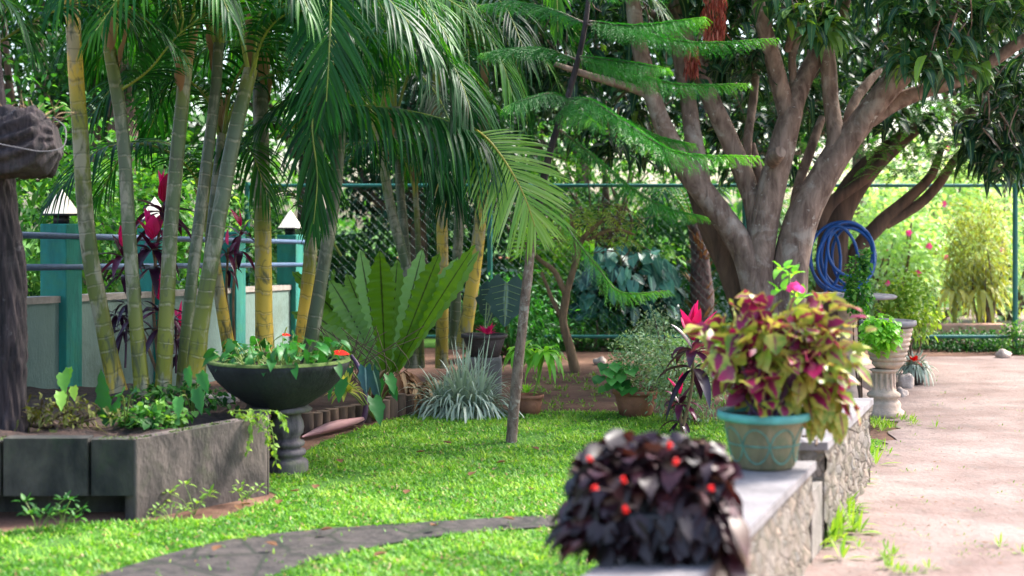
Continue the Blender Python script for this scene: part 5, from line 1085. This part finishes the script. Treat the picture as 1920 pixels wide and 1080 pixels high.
# fibrous trunk palm
t = thing('stubby_palm', 'shaggy brown trunk studded with old leaf stubs beyond the fence', 'palm', P(1315, 660, 16.8)*A([1, 1, 0]))
mb = MB(); tube(mb, [P(1312, 670, 16.8), P(1315, 560, 16.8), P(1312, 470, 16.8), P(1300, 420, 16.8)], [.12, .13, .11, .07], n=20, sides=14, wob=.12); mb.build('trunk', M['fibre'], t)
mb = MB(); n = 90; a = rs.rand(n)*6.28; z = rs.rand(n); B = np.array([P(1313, 440+200*q, 16.8) for q in z])+np.c_[np.cos(a), np.sin(a), 0*a]*.1; leaves(mb, B, np.c_[np.cos(a)*.8, np.sin(a)*.8, np.ones(n)], .16+.1*rs.rand(n), .05, nseg=4, droop=.1, shape='blade', tint=.3*rs.rand(n)); mb.build('leaf_stub', M['dry'], t)
for i in range(9):
    a = i*.7; o = A([cos(a), sin(a)*.8, 0]); tp = P(1300, 425, 16.8); mb = MB(); frond(mb, [tp, tp+o*.3+A([0, 0, .4]), tp+o*.8+A([0, 0, .45]), tp+o*1.2+A([0, 0, .05])], .35, n=26, tint=.5, rad=.01); mb.build('frond', [M['palm'], M['rachis']], t)
# walls and house beyond
t = thing('garden_wall', 'whitewashed low wall with orange coping beyond the fence', 'wall', P(1200, 0, 22)*A([1, 1, 0]))
mb = MB(); box(mb, (.5, 22, .42), (11.5, .18, .84)); mb.build('wall_panel', M['whitewall'], t, smooth=False)
mb = MB(); box(mb, (.5, 22, .88), (11.6, .26, .08)); bevel(mb.build('coping', M['orange'], t), .01)
# right: flowering shrubs
FB = 'pink flowering shrubs beyond the fence'
bush('glare-pale flowering shrub with pink blooms seen behind the hose', P(1640, 470, 18.5), (.9, .6, .95), 3600, .1, .06, 'pale', FB, tm=.55, cl=90, fl=(16, 'pink', .055))
bush('glare-pale flowering shrub with pink blooms under the top rail', P(1760, 440, 19.5), (.95, .6, 1.15), 4000, .1, .06, 'pale', FB, tm=.6, cl=100, fl=(10, 'pink', .055))
bush('glare-pale green shrub behind the right fence post', P(1900, 430, 21), (1.0, .6, 1.3), 3200, .11, .06, 'pale', FB, tm=.75, cl=90)
bush('glare-pale bush with a few blooms low behind the mango trunks', P(1520, 500, 18.8), (.6, .5, .9), 2400, .1, .06, 'pale', FB, tm=.5, cl=60, fl=(8, 'pink', .07))
c = P(1835, 480, 17.4); t = bush('yellow green feathery shrub on a short trunk right of the pink flowers', c, (.38, .35, .62), 3400, .12, .02, 'yellow', tm=.5, cl=80, nseg=2, shape='lance', base=P(1850, 640, 17.4)*A([1, 1, 0]), hollow=.15)
mb = MB(); tube(mb, [P(1862, 655, 17.4), P(1856, 590, 17.4), P(1845, 540, 17.4)], [.06, .045, .04], n=8); mb.build('trunk', M['bark_tan'], t)
mb = MB(); box(mb, (P(1785, 0, 17.0)[0], 17.0, .13), (1.25, .22, .26)); bevel(tag(mb.build('brick_border', M['brick'], loc=(P(1785, 0, 17.0)[0], 17.0, 0)), 'low pinkish masonry border behind the bottom fence rail', 'border'), .02)
sheet('rough_grass', [(-30, 16.6), (30, 16.6), (140, 230), (-140, 230)], .008, 'turf')
sheet('sunny_path', [(3.2, 17.2), (9, 17.2), (11, 24), (3.5, 24)], .016, 'sand')
for x, lb in ((1790, 'left of two cream and yellow striped leafy plants behind the border'), (1838, 'right of two cream and yellow striped leafy plants behind the border')):
    c = P(x, 545, 17.3); mb = MB(); rosette(mb, c, 34, .42, .06, 0, 80, 'strap', 1.1, .8, 8, r0=.03); tube(mb, [A([c[0], c[1], 0]), c], .03)
    tag(mb.build('striped_plant', M['yellow'], loc=(c[0], c[1], 0)), lb, 'plant', 'striped plants behind the border')

# ------------------------------------------------------------------ weeds and litter on sand and soil
mb = MB(); n = 0
for (x, y, m_) in [(1650, 800, 26), (1560, 950, 22), (1590, 905, 14), (1540, 1010, 14), (1640, 850, 10), (1690, 790, 10), (1600, 870, 8), (1680, 1062, 12), (1560, 985, 12), (1885, 1030, 3)]:
    tall = 1.9 if 1500 < x < 1610 else 1.
    c = G(x, y)
    for q in range(m_):
        p = c+A([rs.randn()*.05, rs.randn()*.14, .008]); rosette(mb, p, 6, (.05+.03*rs.rand())*tall, .012*tall, 20, 80, 'lance', .3, .55, 3)
for q in range(60):
    x = 1640+300*rs.rand(); y = 690+360*rs.rand(); rosette(mb, G(x, y)+A([0, 0, .008]), 4, .025, .008, 10, 60, 'lance', .3, .4, 2)
for q in range(170):
    x = 1000+360*rs.rand(); y = 700+68*rs.rand(); rosette(mb, G(x, y)+A([0, 0, .004]), 5, .05, .014, 20, 80, 'lance', .3, .4, 3)
tag(mb.build('ground_weeds', M['weed']), 'sparse low weeds on the bare ground', 'weeds', kind='stuff')
mb = MB(); m_ = 750; px_ = 1000+900*rs.rand(m_); py_ = 690+380*rs.rand(m_); B = A([G(x, y) for x, y in zip(px_, py_)]); B = B[(B[:, 0] > wx(B[:, 1])+.1) | (B[:, 1] > 11)]; B[:, 2] = .016
leaves(mb, B, np.c_[rs.randn(len(B), 2), np.zeros(len(B))], .006+.03*rs.rand(len(B))**2, .009, nseg=3, droop=-.1, upn=.3, tint=rs.rand(len(B))*.5)
B = A([G(x, y) for x, y in ((847, 843), (700, 905), (1010, 855), (640, 880), (965, 990), (760, 940), (545, 935), (520, 960), (450, 970), (470, 960), (600, 1010), (820, 1000), (520, 1040), (400, 1050), (880, 905), (930, 880), (590, 930), (700, 1060), (1000, 930), (780, 860))]); B[:, 2] = .04
leaves(mb, B, np.c_[rs.randn(len(B), 2), np.zeros(len(B))], .06, .045, nseg=4, droop=-.2, fold=.5, tint=.1)
tag(mb.build('leaf_litter', M['dry']), 'scattered dry fallen leaves', 'litter', kind='stuff')

for o in bpy.data.objects:
    if '_o' in o: del o['_o']
